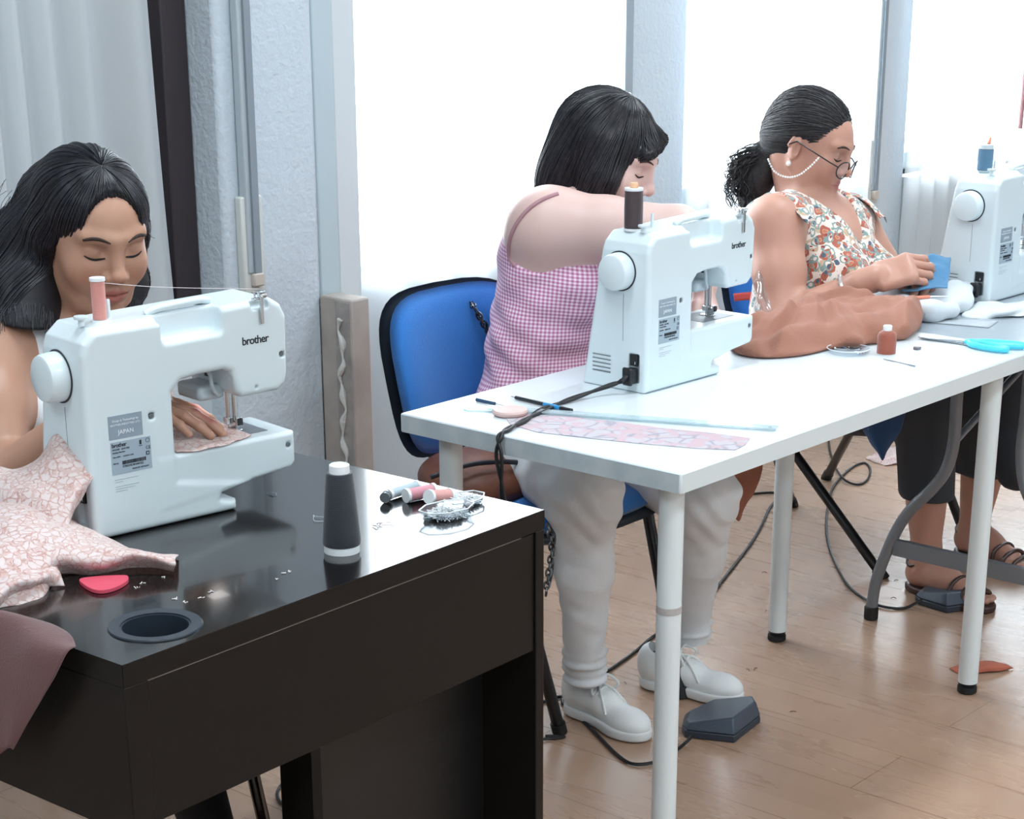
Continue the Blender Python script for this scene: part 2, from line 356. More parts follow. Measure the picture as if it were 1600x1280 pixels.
def curtain(label,x0,x1,y,z0,z1,m,pitch=.11,amp=.022,seed=0,slant=0,gather=0):
    n=int((x1-x0)/.008); nz=28; V=[];F=[]
    ph=0; xs=[];ys=[]
    for i in range(n+1):
        x=x0+(x1-x0)*i/n; xs.append(x); ph+=2*PI*(.008/pitch)*(1+.7*noise.noise(Vector((x*3+seed,0,0)))); ys.append(amp*math.sin(ph)+.012*noise.noise(Vector((x*9,seed,0))))
    for j in range(nz+1):
        f=j/nz; z=z1+(z0-z1)*f
        for i in range(n+1):
            u=(xs[i]-x0)/(x1-x0); V.append((xs[i]+slant*u*f+.006*noise.noise(Vector((xs[i]*4,z*2,seed))),y+ys[i]*(.75+.4*f)+.01*noise.noise(Vector((xs[i]*3,z*1.5,seed+5))),z))
    for j in range(nz):
        for i in range(n): a=j*(n+1)+i; F.append((a,a+1,a+n+2,a+n+1))
    o=mk('sheer_curtain',V,F,m); tag(o,label,'curtain')
    MB().tube([(x0-.02,y+.0,z1+.012),(x1+.02,y,z1+.012)],.009,8).obj('curtain_rod',M_alu,o)
    return o
curtain('grey-looking sheer curtain behind the girl, over the closed shutter',-1.45,.238,1.54,.08,2.4,M_sheer1,.085,.020,1,slant=.075)
curtain('bright sheer curtain behind the woman in pink gingham',.82,1.80,1.54,.10,2.4,M_sheer,.16,.008,2)
curtain('bright sheer curtain behind the ponytail of the woman with glasses',2.135,3.13,1.545,.10,2.4,M_sheer,.13,.014,3)
curtain('bright sheer curtain hanging over the farthest window behind the far machine',3.375,4.13,1.545,.10,2.4,M_sheer,.12,.014,4,slant=-.03)
curtain('sheer curtain at the right end, past the reddish seam',4.10,5.5,1.56,.10,2.4,M_sheer,.12,.014,6)
# greyish lining panels hanging low in front of the parapet

tag(MB().tube([(4.115,1.50,2.3),(4.11,1.50,1.45),(4.10,1.50,.86)],.008,8).obj('curtain_cord',mat('reddish_cord',(150,110,112),.8)),'thin reddish cord hanging between the two right-hand curtains','cord')
# ================================================================ furniture
def desk_mat():
    m=mat('black_brown_laminate',(26,27,30),.13,spec=.6,coat=.2); nt=m.node_tree; b=bsdf(m)
    tc=nt.nodes.new('ShaderNodeTexCoord'); t=nt.nodes.new('ShaderNodeTexNoise'); t.inputs['Scale'].default_value=9; t.inputs['Detail'].default_value=8
    mp=nt.nodes.new('ShaderNodeMapping'); mp.inputs['Scale'].default_value=(1,14,14); nt.links.new(tc.outputs['Object'],mp.inputs[0]); nt.links.new(mp.outputs[0],t.inputs['Vector'])
    r=nt.nodes.new('ShaderNodeValToRGB'); r.color_ramp.elements[0].color=lin((13,12,12)); r.color_ramp.elements[1].color=lin((24,21,20)); r.color_ramp.elements[0].position=.3
    nt.links.new(t.outputs['Fac'],r.inputs[0]); nt.links.new(r.outputs[0],b.inputs['Base Color']); return m
M_desk=desk_mat(); M_deskv=mat('black_brown_panel',(20,18,17),.38,spec=.22,bump=(40,.02)); M_deskdark=mat('black_panel',(12,12,13),.45); M_line=mat('pale_groove',(120,112,108),.5)
A=(-1.081,-0.0225,0.75); B=(-0.3213,0.0043,0.75)
DL=math.hypot(B[0]-A[0],B[1]-A[1]); DA=math.atan2(B[1]-A[1],B[0]-A[0])
desk=thing('desk','black-brown desk with cable hole under the nearest sewing machine','desk',(A[0],A[1],0),DA)
DD=.545; HT=.75; 
hole=(.107,.068)
# top with a round cable hole: ring of quads
def top_with_hole(x1,y1,z0,z1,c,r,n=48):
    V=[];F=[]
    ring=[(c[0]+r*math.cos(2*PI*i/n),c[1]+r*math.sin(2*PI*i/n)) for i in range(n)]
    def onrect(a):
        dx,dy=math.cos(a),math.sin(a); t=min(((x1-c[0])/dx if dx>1e-9 else (-c[0]/dx if dx<-1e-9 else 1e9)),((y1-c[1])/dy if dy>1e-9 else (-c[1]/dy if dy<-1e-9 else 1e9))); return (c[0]+t*dx,c[1]+t*dy)
    out=[onrect(2*PI*i/n) for i in range(n)]
    for cx,cy in ((0,0),(x1,0),(x1,y1),(0,y1)):
        k=min(range(n),key=lambda i:(out[i][0]-cx)**2+(out[i][1]-cy)**2); out[k]=(cx,cy)
    for z in (z1,z0):
        V+= [(p[0],p[1],z) for p in ring]+[(p[0],p[1],z) for p in out]
    for i in range(n):
        j=(i+1)%n; F+=[(i,n+i,n+j,j),(2*n+i,2*n+j,3*n+j,3*n+i),(n+i,3*n+i,3*n+j,n+j),(i,j,2*n+j,2*n+i)]
    return V,F
V,F=top_with_hole(DL,DD,HT-.028,HT,hole,.042); o=mk('tabletop',V,F,M_desk,desk,smooth=False)
eb=MB().box((0,-.0006,HT-.0275),(DL,0,HT-.001)); eb.box((-.0006,0,HT-.0275),(0,DD,HT-.001)); eb.obj('edge_band',M_deskv,desk)
MB().box((.0,.0,.535),(.034,DD,HT-.0285)).obj('side_panel',M_deskv,desk,bev=.0015)
MB().box((DL-.018,0,0),(DL,DD,HT-.0285)).obj('side_panel',M_deskv,desk,bev=.0015)
MB().box((.0345,.004,.542),(DL-.0185,.022,HT-.031)).obj('front_panel',M_deskv,desk,bev=.001)
MB().box((.0345,DD-.03,.542),(DL-.0185,DD-.012,HT-.031)).obj('back_panel',M_deskv,desk,bev=.001)
MB().box((.036,.023,.548),(.30,DD-.031,.56)).obj('drawer_bottom',M_deskdark,desk)
MB().box((.40,.10,0),(DL-.019,.118,.5415)).obj('lower_panel',M_deskdark,desk)
MB().box((.03,DD-.05,0),(.07,DD-.012,.534)).obj('leg',M_deskdark,desk)
MB().box((.036,.0015,HT-.0305),(DL-.05,.0045,HT-.0295)).obj('groove_line',M_line,desk)
g=MB().lathe([(.0415,-.06),(.0415,.0015),(.0545,.0022),(.0555,.0006),(.0555,.0001),(.0415,-.0005),(.039,-.0005),(.039,-.06)],(hole[0],hole[1],HT),n=48,cap=False).obj('cable_grommet',mat('grommet_plastic',(40,48,58),.35),desk)
MB().lathe([(.0385,0),(.0385,.002)],(hole[0],hole[1],HT-.058),n=32).obj('grommet_floor',M_deskdark,g)
# white table
M_wt=mat('white_laminate',(218,226,230),.24,spec=.5,bump=(3,.01)); M_edge=mat('white_edge',(214,222,224),.4,bump=(25,.05)); M_leg=mat('white_leg',(218,226,228),.32); M_rub=mat('black_rubber',(20,20,22),.6)
M_worn=mat('worn_white_edge',(188,198,202),.45,var=(22,(170,182,188)))
wt=thing('white_table','white rectangular table with round white legs beside the dark desk','table',(0,0,0))
H=.734
top=MB().box((0,0,H-.034),(1.2,.6,H)).obj('tabletop',M_wt,wt,bev=.003)
MB().box((-.0006,.004,H-.0325),(.0005,.596,H-.0025)).obj('worn_edge',M_worn,wt)
MB().box((.004,-.0006,H-.0325),(1.196,.0005,H-.0025)).obj('edge_band',M_edge,wt)
for x,y in ((.0615,.0615),(.0615,.5385),(1.1385,.0615),(1.1385,.5385)):
    l=MB().lathe([(.0205,.024),(.0205,H-.0345)],(x,y,0),n=32).obj('leg',M_leg,wt)
    MB().lathe([(.017,0),(.0205,.003),(.0205,.014),(.013,.0165),(.013,.0195),(.0195,.0205),(.0195,.0235)],(x,y,0),n=28).obj('foot',M_rub,l)
    MB().lathe([(.032,H-.0375),(.036,H-.0345)],(x,y,0),n=28).obj('mounting_plate',M_alu,l)
    if (x,y)==(.0615,.0615): MB().lathe([(.0206,.4775),(.0212,.478),(.0212,.4895),(.0206,.49)],(x,y,0),n=32,cap=False).obj('tape_band',mat('greyish_tape',(176,172,170),.7,bump=(200,.3)),l)
# grey folding table
M_gt=mat('grey_plastic_top',(150,160,168),.32,bump=(200,.04)); M_gm=mat('grey_steel',(122,126,132),.38,metal=.3); M_gd=mat('dark_grey_rim',(62,72,88),.5)
ft=thing('folding_table','grey folding table with bent tube legs at the right end of the white table','table',(1.225,-.12,0),0)
MB().box((0,0,.69),(1.5,.70,.722)).obj('tabletop',M_gt,ft,bev=.01,seg=3)
MB().box((.012,.012,.672),(1.488,.688,.6895)).obj('rim',M_gd,ft,bev=.003)
def leg_frame(x):
    f=MB()
    L=[(x-.002,.568,.022),(x,.56,.10),(x,.525,.208),(x,.489,.277),(x,.437,.339),(x,.405,.39),(x,.391,.458),(x,.392,.56),(x,.392,.672)]
    f.tube(spline(L,6),.0135,14); f.tube(spline([(p[0],.70-p[1]-.22,p[2]) if k<0 else (p[0],.62-p[1],p[2]) for k,p in enumerate(L)],6),.0135,14)
    f.box((x-.006,.10,.168),(x+.010,.52,.205))
    o=f.obj('leg_frame',M_gm,ft)
    for y in (.568,.052): MB().lathe([(.0145,0),(.0165,.002),(.0165,.03),(.0145,.032)],(x-.002,y,.0),n=20).obj('rubber_foot',M_rub,o)
    return o
leg_frame(.175); leg_frame(1.33)
MB().tube([(.175,.385,.463),(.62,.36,.665)],.0085,12).obj('brace',M_gm,ft)
MB().tube([(1.33,.36,.46),(.90,.36,.665)],.0085,12).obj('brace',M_gm,ft)
# ================================================================ sewing machines
M_mach=mat('white_machine_plastic',(214,226,230),.26,spec=.5,coat=.15); M_mgap=mat('shadow_gap_plastic',(96,104,110),.5); M_chrome=mat('chrome',(205,208,210),.16,metal=1.); M_ink=mat('black_print',(30,34,40),.5)
M_lab1=mat('grey_blue_label',(142,156,168),.45); M_lab2=mat('silver_label',(160,176,188),.4); M_whiteprint=mat('white_print',(228,234,238),.5); M_plug=mat('black_plug_plastic',(22,24,28),.4); M_tint=mat('light_grey_plastic',(186,198,204),.35)
M_plate=mat('steel_needle_plate',(112,120,128),.4,metal=.2)
def poly_sdf(P,X,Z):
    P=np.array(P); d=np.full(X.shape,1e9); s=np.ones(X.shape)
    for i in range(len(P)):
        a=P[i]; b=P[i-1]; ex,ez=b-a; wx=X-a[0]; wz=Z-a[1]; t=np.clip((wx*ex+wz*ez)/(ex*ex+ez*ez),0,1)
        d=np.minimum(d,(wx-ex*t)**2+(wz-ez*t)**2)
        c1=Z>=a[1]; c2=Z<b[1]; c3=ex*wz>ez*wx
        fl=(c1&c2&c3)|(~c1&~c2&~c3); s=np.where(fl,-s,s)
    return s*np.sqrt(d)
def machine_shell():
    h=.0019; lo=(-.006,-.006,-.004); hi=(.336,.17,.302); r=.009
    n=[int(math.ceil((hi[i]-lo[i])/h))+1 for i in range(3)]; ax=[lo[i]+h*np.arange(n[i]) for i in range(3)]
    X,Z=np.meshgrid(ax[0],ax[2],indexing='ij'); Yv=ax[1]
    up=[(.0,.0),(.226,.0),(.226,.0155),(.200,.0205),(.203,.030),(.226,.0325),(.250,.037),(.1325,.06),(.1325,.183),(.147,.197),(.175,.2005),(.215,.201),(.226,.196),(.235,.166),(.243,.158),(.304,.159),(.3165,.168),(.3205,.182),(.3225,.262),(.314,.280),(.297,.291),(.022,.283),(.004,.266),(.0,.25)]
    bed=[(.10,.021),(.203,.030),(.250,.037),(.322,.044),(.3285,.052),(.3285,.0965),(.10,.0965)]
    def ext(p,y0,dep,r):
        d2=poly_sdf(p,X,Z)+r; out=np.empty(n,np.float32)
        for j,y in enumerate(Yv):
            yy1=dep(Z); wy=np.maximum(y0-y,y-yy1)+r
            out[:,j,:]=np.minimum(np.maximum(d2,wy),0)+np.sqrt(np.maximum(d2,0)**2+np.maximum(wy,0)**2)-r
        return out
    A=ext(up,0.,lambda z:.152-.17*np.clip(z,0,.3),r); B=ext(bed,.002,lambda z:.118+0*z,.006)
    kk=.006; hh=np.maximum(kk-np.abs(A-B),0)/kk; A=np.minimum(A,B)-hh*hh*kk*.25
    def sub(c,hf,rad,k,R=None):
        nonlocal A
        f=Field().box(c,hf,rad,R); d=f.prim(f.ops[0],ax[0][:,None,None],ax[1][None,:,None],ax[2][None,None,:]); A=Field.comb(A,d,k,True).astype(np.float32)
    sub((.168,.004,.282),(.047,.024,.030),.008,.006,ry(-.02))       # handle recess at the back edge
    sub((.07,-.002,.30),(.055,.016,.021),.008,.006)                  # step down along the left top edge
    sub((.185,.008,.150),(.045,.004,.04),.003,.003)
    sub((.278,.0,.30),(.014,.010,.022),.004,.003)
    sub((.003,.03,.043),(.005,.0115,.026),.002,.002)                 # socket recess
    for i in range(5): sub((-.001,.105,.028+.0075*i),(.0026,.022,.0011),.0008,.001)
    sub((.0975,0,.1565),(.0045,.007,.0045),.002,.002); sub((.266,0,.170),(.0022,.006,.0022),.001,.001); sub((.3115,0,.210),(.0042,.0045,.0042),.002,.001); sub((.3165,0,.078),(.0042,.0045,.0042),.002,.001)
    return surfnet(A,np.array(lo),h)
_MV,_MF=machine_shell()
def text(name,s,size,loc,parent,m,al='LEFT',rot=(PI/2,0,0),ext=.0002,sx=1,bold=0):
    c=bpy.data.curves.new(name,'FONT'); c.body=s; c.size=size; c.align_x=al; c.extrude=ext; c.offset=bold
    o=bpy.data.objects.new(name,c); COL.objects.link(o); o.parent=parent; o.location=loc; o.rotation_euler=rot; o.scale=(sx,1,1); c.materials.append(m); c.resolution_u=3; return o
def text_to_mesh():
    dg=bpy.context.evaluated_depsgraph_get()
    for o in [o for o in COL.objects if o.type=='FONT']:
        me=bpy.data.meshes.new_from_object(o.evaluated_get(dg)); n=bpy.data.objects.new(o.name,me); nm=o.name; COL.objects.link(n); n.parent=o.parent; n.location=o.location; n.rotation_euler=o.rotation_euler; n.scale=o.scale
        bpy.data.objects.remove(o); n.name=nm
def logo(size,loc,parent,m):
    o=text('brand_lettering','brother',size,loc,parent,m,sx=.98,bold=size*.012); o.data.space_character=.90; return o
def make_machine(label):
    t=thing('sewing_machine',label,'sewing machine',(0,0,0),0)
    body=mk('body',_MV,_MF,M_mach,t)
    for x,y in ((.03,.02),(.20,.02),(.03,.12),(.20,.11)): pass
    w=MB().lathe([(.0,-.0275),(.0275,-.0272),(.0305,-.0255),(.0325,-.021),(.0335,-.006),(.0335,.004),(.0,.004)],(0,.064,.215),(1,0,0),48,cap=False).obj('handwheel',M_mach,t)
    MB().lathe([(.0,-.0014),(.0358,-.0014),(.0358,.003),(0,.003)],(0,.064,.215),(1,0,0),48,cap=False).obj('wheel_gap_ring',M_ink,w)
    MB().box((-.0012,.0215,.048),(.004,.0385,.068)).obj('power_switch',M_plug,t,bev=.001)
    MB().box((-.0016,.0255,.051),(-.0011,.0265,.056)).obj('switch_mark',M_whiteprint,t)
    # seam along the left face
    MB().box((-.0004,.0555,.09),(.0004,.056,.175)).obj('case_seam',M_mgap,t)
    v=MB()
    for i in range(5): v.box((-.0004,.084,.0274+.0075*i),(.0012,.126,.0286+.0075*i))
    v.obj('vent_slots',M_mgap,t)
    logo(.0158,(.2455,-.0004,.2315),t,M_ink)
    # labels on the back
    l1=MB().box((.031,-.0006,.134),(.082,.0005,.166)).obj('grey_label',M_lab1,t)
    for k,(s,z,sz) in enumerate((('Design & Technology by',.1575,.0040),('BROTHER INDUSTRIES, LTD.',.1520,.0036),('JAPAN',.1405,.0082))): text('label_text',s,sz,(.0565,-.0008,z),l1,M_whiteprint,'CENTER')
    l2=MB().box((.032,-.0006,.086),(.0925,.0005,.1305)).obj('rating_label',M_lab2,t)
    logo(.0080,(.0335,-.0008,.1235),l2,M_ink)
    for s,sz,x,z in (('MODEL  XN1700',.0035,.034,.1190),('Sewing Machine',.0030,.034,.1152),('230-240V~   50/60Hz 0.4A',.0029,.034,.1090),('SER.No.',.0026,.034,.1005),('E78024D9N40102',.0042,.048,.0945),('MADE IN VIETNAM',.0030,.062,.0895),('CE',.0062,.0845,.1135)): text('label_text',s,sz,(x,-.0008,z),l2,M_ink)
    b=MB(); x=.048
    while x<.083:
        w_=random.choice((.0003,.0006,.0009)); b.box((x,-.0009,.0985),(x+w_,-.0006,.1035)); x+=w_+random.choice((.0003,.0005))
    b.obj('barcode',M_ink,l2)
    MB().box((.0845,-.0009,.1055),(.0895,-.0006,.1105)).obj('square_mark',M_ink,l2); MB().box((.0857,-.0011,.1067),(.0883,-.0008,.1093)).obj('square_mark_inside',M_lab2,l2)
    MB().lathe([(.0026,0),(.0031,0),(.0031,.0003),(.0026,.0003)],(.088,-.0006,.1255),(0,-1,0),24,cap=False).obj('ring_mark',M_ink,l2)
    MB().box((.0755,-.0009,.1215),(.0785,-.0006,.1275)).obj('bin_mark',M_ink,l2); MB().box((.0745,-.0009,.1195),(.0795,-.0006,.1202)).obj('bar_mark',M_ink,l2)
    f=MB()
    for k in range(5): f.box((.035,-.0004,.0785-.0032*k-(.003 if k>1 else 0)),(.035+(.036,.012,.036,.030,.018)[k],.0002,.0788-.0032*k-(.003 if k>1 else 0)))
    f.obj('fine_print',mat('fine_print_ink',(110,124,132),.6),t)
    # screws in their recesses
    for x,z in ((.0975,.1565),(.3115,.210),(.3165,.078)): MB().lathe([(.0033,.0),(.0033,.0025)],(x,.0045,z),(0,-1,0),20).obj('screw',mat('dark_screw',(120,128,134),.35,metal=.6),t)
    # top: handle bar, spool pins, bobbin winder, thread guide
    MB().tube(spline([(.118,.036,.2865),(.135,.033,.292),(.168,.031,.2945),(.20,.033,.2955),(.218,.036,.2925)],8),.0052,14).obj('handle',M_mach,t)
    MB().lathe([(.0055,0),(.0055,.004),(.0028,.006),(.0026,.030),(.002,.031)],(.073,.052,.279),n=18).obj('spool_pin',M_mach,t)
    MB().lathe([(.004,0),(.004,.008),(.0092,.0095),(.0098,.0115),(.0092,.0135),(.003,.0138)],(.020,.030,.284),n=24).obj('bobbin_winder',M_mach,t)
    MB().lathe([(.009,-.003),(.011,.0005),(.009,.0035)],(.208,.046,.292),(0,0,1),24).obj('tension_knob',M_mach,t)
    k=MB(); k.box((.276,-.004,.258),(.2815,-.001,.296)); k.lathe([(.0045,0),(.0045,.011)],(.2785,.003,.296),(1,0,0),14); k.lathe([(.006,0),(.006,.003)],(.2785,-.003,.3005),n=14); k.box((.268,-.002,.291),(.284,.006,.2935)); k.tube([(.2735,.006,.293),(.2735,.006,.302)],.0016,8)
    k.obj('thread_guide',M_chrome,t,bev=.0006)
    # needle side
    n=MB(); n.tube([(.256,.062,.16),(.256,.062,.112)],.0031,12); n.tube([(.267,.062,.162),(.267,.062,.104)],.0034,12)
    n.obj('needle_bar',M_chrome,t)
    n=MB(); n.tube([(.256,.062,.113),(.256,.062,.0945)],[.0011]*2,8); n.box((.2505,.057,.108),(.2615,.067,.117)); n.obj('needle_clamp',M_chrome,t,bev=.0008)
    n=MB(); n.box((.258,.052,.0972),(.274,.078,.0985)); n.box((.263,.054,.0985),(.272,.066,.112)); n.box((.2625,.049,.104),(.2715,.053,.117)); n.obj('presser_foot',M_chrome,t,bev=.0006)
    MB().tube(spline([(.205,.035,.203),(.212,.033,.19),(.214,.033,.176),(.219,.036,.166),(.228,.040,.158)],5),[.0028]*20+[.0035],10).obj('presser_lever',M_tint,t)
    MB().box((.207,.0345,.188),(.2125,.0405,.197)).obj('lever_tip',M_plug,t,bev=.001)
    MB().box((.262,.047,.106),(.271,.0475,.1155)).obj('foot_mark',M_ink,t)
    MB().box((.205,.028,.0967),(.30,.098,.0972)).obj('needle_plate',M_plate,t,bev=.0003)
    MB().box((.213,.098,.1),(.295,.1185,.1)) 
    MB().box((.20,.045,.150),(.243,.105,.172)).obj('lamp_housing',M_tint,t,bev=.006)
    l=bpy.data.lights.new('sewing_light','AREA'); l.size=.03; l.energy=.012; l.color=(1,.97,.94); q=bpy.data.objects.new('sewing_light',l); COL.objects.link(q); q.parent=t; q.location=(.232,.078,.1485)
    for x,y in ((.03,.03),(.19,.03),(.03,.13),(.19,.12)): MB().lathe([(.008,-.0005),(.008,.004)],(x,y,0),n=14).obj('foot',M_rub,t)
    return t
def copy_tree(o,parent=None):
    c=o.copy(); COL.objects.link(c)
    if parent is not None: c.parent=parent
    for ch in list(o.children): copy_tree(ch,c)
    return c
m1=make_machine('white sewing machine on the dark desk, nearest the camera'); text_to_mesh(); m1.location=(-.825,.362,.7505); m1.rotation_euler.z=math.radians(-7.7)
m2=copy_tree(m1); m2['label']='white sewing machine on the white table with black power plug, brown spool on top'; m2.location=(.383,.357,.7345); m2.rotation_euler.z=math.radians(-1.3)
m3=copy_tree(m1); m3['label']='white sewing machine on the grey folding table with a blue thread spool on top'; m3.location=(1.631,.33,.7225); m3.rotation_euler.z=math.radians(-1.5)
for m in (m1,m2,m3): m['group']='white sewing machines seen from the back'
def local(m,p): 
    a=m.rotation_euler.z; return (m.location.x+p[0]*math.cos(a)-p[1]*math.sin(a),m.location.y+p[0]*math.sin(a)+p[1]*math.cos(a),m.location.z+p[2])
# power plugs with their cords
def cord(name,pts,r,m,label=None,cat='cable',parent=None,n=8,res=8):
    o=MB().tube(spline(pts,n),r,res).obj(name,m,parent)
    if label: tag(o,label,cat)
    return o
M_cord=mat('black_cable',(20,21,24),.45)
def plug(m,label):
    t=thing('power_cable',label,'cable',local(m,(0,.03,.031)),m.rotation_euler.z)
    MB().box((-.014,-.0095,-.014),(.003,.0095,.014)).obj('plug_body',M_plug,t,bev=.003)
    MB().box((-.021,-.011,-.0165),(-.0135,.011,.0165)).obj('plug_collar',M_plug,t,bev=.004)
    MB().tube([(-.020,0,0),(-.036,0,-.006)],[.0055,.0036],10).obj('strain_relief',M_plug,t)
    return t
def adopt(o,root): bpy.context.view_layer.update(); o.parent=root; o.matrix_parent_inverse=root.matrix_world.inverted(); return o
pc2=plug(m2,'black power cable plugged into the middle machine, twisted over the white table edge'); pc3=plug(m3,'short black power cable plugged into the far machine')
# ================================================================ things on the dark desk
M_spoolp=mat('white_spool_plastic',(232,236,238),.35); M_clearp=mat('clear_blueish_plastic',(216,228,232),.15,spec=.6)
def threadmat(name,c):
    m=mat(name,c,.6,sheen=.3); nt=m.node_tree; b=bsdf(m); tc=nt.nodes.new('ShaderNodeTexCoord'); w=nt.nodes.new('ShaderNodeTexWave'); w.bands_direction='Z'; w.inputs['Scale'].default_value=260; w.inputs['Distortion'].default_value=1.5
    nt.links.new(tc.outputs['Object'],w.inputs['Vector']); bp=nt.nodes.new('ShaderNodeBump'); bp.inputs['Strength'].default_value=.6; bp.inputs['Distance'].default_value=.0006
    nt.links.new(w.outputs['Fac'],bp.inputs['Height']); nt.links.new(bp.outputs[0],b.inputs['Normal']); return m
def lathe_thing(name,label,cat,loc,parts,rot=None,group=None):
    t=thing(name,label,cat,loc,0,group)
    if rot is not None: t.rotation_euler=rot
    for nm,prof,m in parts: MB().lathe(prof,n=32,cap=False).obj(nm,m,t)
    return t
M_navy=threadmat('navy_black_thread',(24,30,44))
lathe_thing('thread_cone','tall cone of black thread on a white core on the dark desk','thread cone',(-.638,.085,.7502),[
 ('core',[(0,.0),(.0235,.0),(.0235,.010),(.010,.0105),(.010,.105),(.0135,.1055),(.0132,.1175),(.0118,.1185),(.0112,.1165),(0,.1165)],M_spoolp),
 ('thread',[(.006,.0105),(.0245,.0105),(.0252,.013),(.0178,.104),(.0165,.1072),(.006,.1072)],M_navy)])
def small_spool(label,loc,col,L=.046,r=.0095,rot=None,group=None,fr=None):
    fr=fr or r*1.12
    return lathe_thing('thread_spool',label,'thread spool',loc,[('core',[(0,0),(fr,0),(fr*1.02,.002),(fr,.0045),(r*.6,.005),(r*.6,L-.005),(fr,L-.0045),(fr*1.02,L-.002),(fr,L),(fr*.5,L),(fr*.45,L-.003),(0,L-.003)],M_spoolp),
     ('thread',[(r*.55,.005),(r,.0052),(r*1.02,L*.5),(r,L-.0052),(r*.55,L-.005)],threadmat('thread_'+str(col[0])+str(col[1]),col))],rot,group)
s1=small_spool('pink thread spool standing on top of the nearest sewing machine',local(m1,(.056,.045,.2815)),(214,142,132),.060,.0092)
small_spool('dark brown thread spool standing on top of the middle sewing machine',local(m2,(.032,.062,.283)),(58,40,44),.075,.0165,fr=.0165)
lathe_thing('spool_cap','yellow-orange holder in the top of the dark brown spool','spool cap',local(m2,(.032,.062,.3582)),[('cap',[(0,0),(.0075,0),(.0078,.006),(.006,.009),(0,.009)],mat('amber_plastic',(224,178,140),.4))])
lathe_thing('thread_spool','blue thread spool standing on top of the far sewing machine','thread spool',local(m3,(.052,.065,.2835)),[('core',[(0,0),(.013,0),(.017,.006),(.005,.007),(.005,.052),(.017,.053),(.015,.062),(0,.062)],M_tint),('thread',[(.004,.0065),(.0172,.007),(.0175,.030),(.0172,.052),(.004,.0525)],threadmat('blue_thread',(78,122,152)))])
MB().tube([local(m3,(.056,.065,.345)),local(m3,(.060,.062,.366))],[.005,.003],10)
tag(MB().tube([(1.698,.395,1.068),(1.705,.395,1.082)],[.0045,.002],8).obj('orange_tip',mat('orange_plastic',(206,128,96),.5)),'small orange tip above the blue thread spool','spool cap')
def lay(p,q): # rotation taking z to direction p->q
    return (Vector(q)-Vector(p)).to_track_quat('Z','Y').to_euler()
p,q=(-.424,.176,.7605),(-.378,.166,.7605)
small_spool('pink thread spool lying on the dark desk between two others',p,(206,140,152),.050,.0092,lay(p,q),'thread spools lying on the dark desk')
p,q=(-.425,.130,.7680),(-.382,.132,.7602)
small_spool('salmon pink thread spool lying against the clear tray of pins',p,(214,150,144),.048,.0092,lay(p,q),'thread spools lying on the dark desk')
p,q=(-.430,.204,.7582),(-.372,.205,.7582)
small_spool('pale blue-grey thread tube lying on the dark desk, farthest of the three spools',p,(176,196,204),.062,.0068,lay(p,q),'thread spools lying on the dark desk')
lathe_thing('bobbin','small grey bobbin lying beside the pale blue-grey thread tube','bobbin',(-.446,.196,.7585),[('disc',[(0,0),(.0075,0),(.0075,.004),(.006,.005),(.006,.009),(.0075,.010),(.0075,.013),(0,.013)],mat('smoky_plastic',(96,104,108),.3))],lay((0,0,0),(1,.6,0)))
M_clear=mat('clear_tray',(236,242,244),.08); 
_nt=M_clear.node_tree; _t=_nt.nodes.new('ShaderNodeBsdfTransparent'); _t.inputs[0].default_value=(.93,.96,.98,1); _g=_nt.nodes.new('ShaderNodeBsdfGlossy'); _g.inputs['Roughness'].default_value=.08; _m=_nt.nodes.new('ShaderNodeMixShader'); _m.inputs[0].default_value=.12
_nt.links.new(_t.outputs[0],_m.inputs[1]); _nt.links.new(_g.outputs[0],_m.inputs[2]); _nt.links.new(_m.outputs[0],_nt.nodes['Material Output'].inputs[0])
M_pin=mat('steel_pin',(226,230,232),.35,metal=.35,spec=.8)
def pin_tray(label,c,rx_,ry_,a,hgt,seed,npin):
    t=thing('pin_tray',label,'pin tray',(c[0],c[1],.7502),a)
    o=MB(); n=8; R=lambda s:[(rx_*s*math.cos(PI/8+2*PI*i/n),ry_*s*math.sin(PI/8+2*PI*i/n)) for i in range(n)]
    V=[];F=[]
    for s,z in ((.80,0),(.98,hgt),(1.02,hgt+.0005),(.84,.0012)):
        V+=[(x,y,z) for x,y in R(s)]
    for k in range(3):
        for i in range(n): F.append((k*n+i,k*n+(i+1)%n,(k+1)*n+(i+1)%n,(k+1)*n+i))
    F.append(tuple(range(n))[::-1]); F.append(tuple(range(3*n,4*n)))
    o.add(V,F); o.obj('tray',M_clear,t,smooth=0)
    MB().tube([(x,y,hgt) for x,y in R(1.0)],.0011,6,closed=True).obj('tray_rim',mat('tray_rim_plastic',(222,230,234),.2,spec=.8),t)
    rg=random.Random(seed); pm=MB()
    for i in range(npin):
        r=rg.random()**.6; th=rg.random()*2*PI; x,y=rx_*.62*r*math.cos(th),ry_*.62*r*math.sin(th); b=rg.random()*PI; L=rg.uniform(.010,.015); z=.004+rg.random()*(hgt*.75)*(1.15-r); dz=rg.uniform(-.003,.005)
        pm.tube([(x-L*math.cos(b)*.8,y-L*math.sin(b)*.8,max(z-dz,.0018)),(x+L*math.cos(b)*.8,y+L*math.sin(b)*.8,max(z+dz,.0018))],.00065,5)
    q=pm.obj('pins',M_pin,t); q['kind']='stuff'
    return t
pin_tray('clear eight-sided tray full of steel pins at the desk edge, the nearer one',(-.437,.084),.044,.028,math.radians(-8),.015,3,260)
pin_tray('clear tray of steel pins on the dark desk behind the nearer tray',(-.375,.108),.038,.025,math.radians(5),.010,5,220)
def blade_poly(name,label,cat,poly,z0,z1,m,bev=.0006):
    return tag(MB().prism(poly,z0,z1).obj(name,m,bev=bev),label,cat)
ch=[(-.948,.226),(-.938,.244),(-.915,.233),(-.897,.216),(-.893,.207),(-.905,.193),(-.928,.184),(-.947,.186),(-.953,.200)]
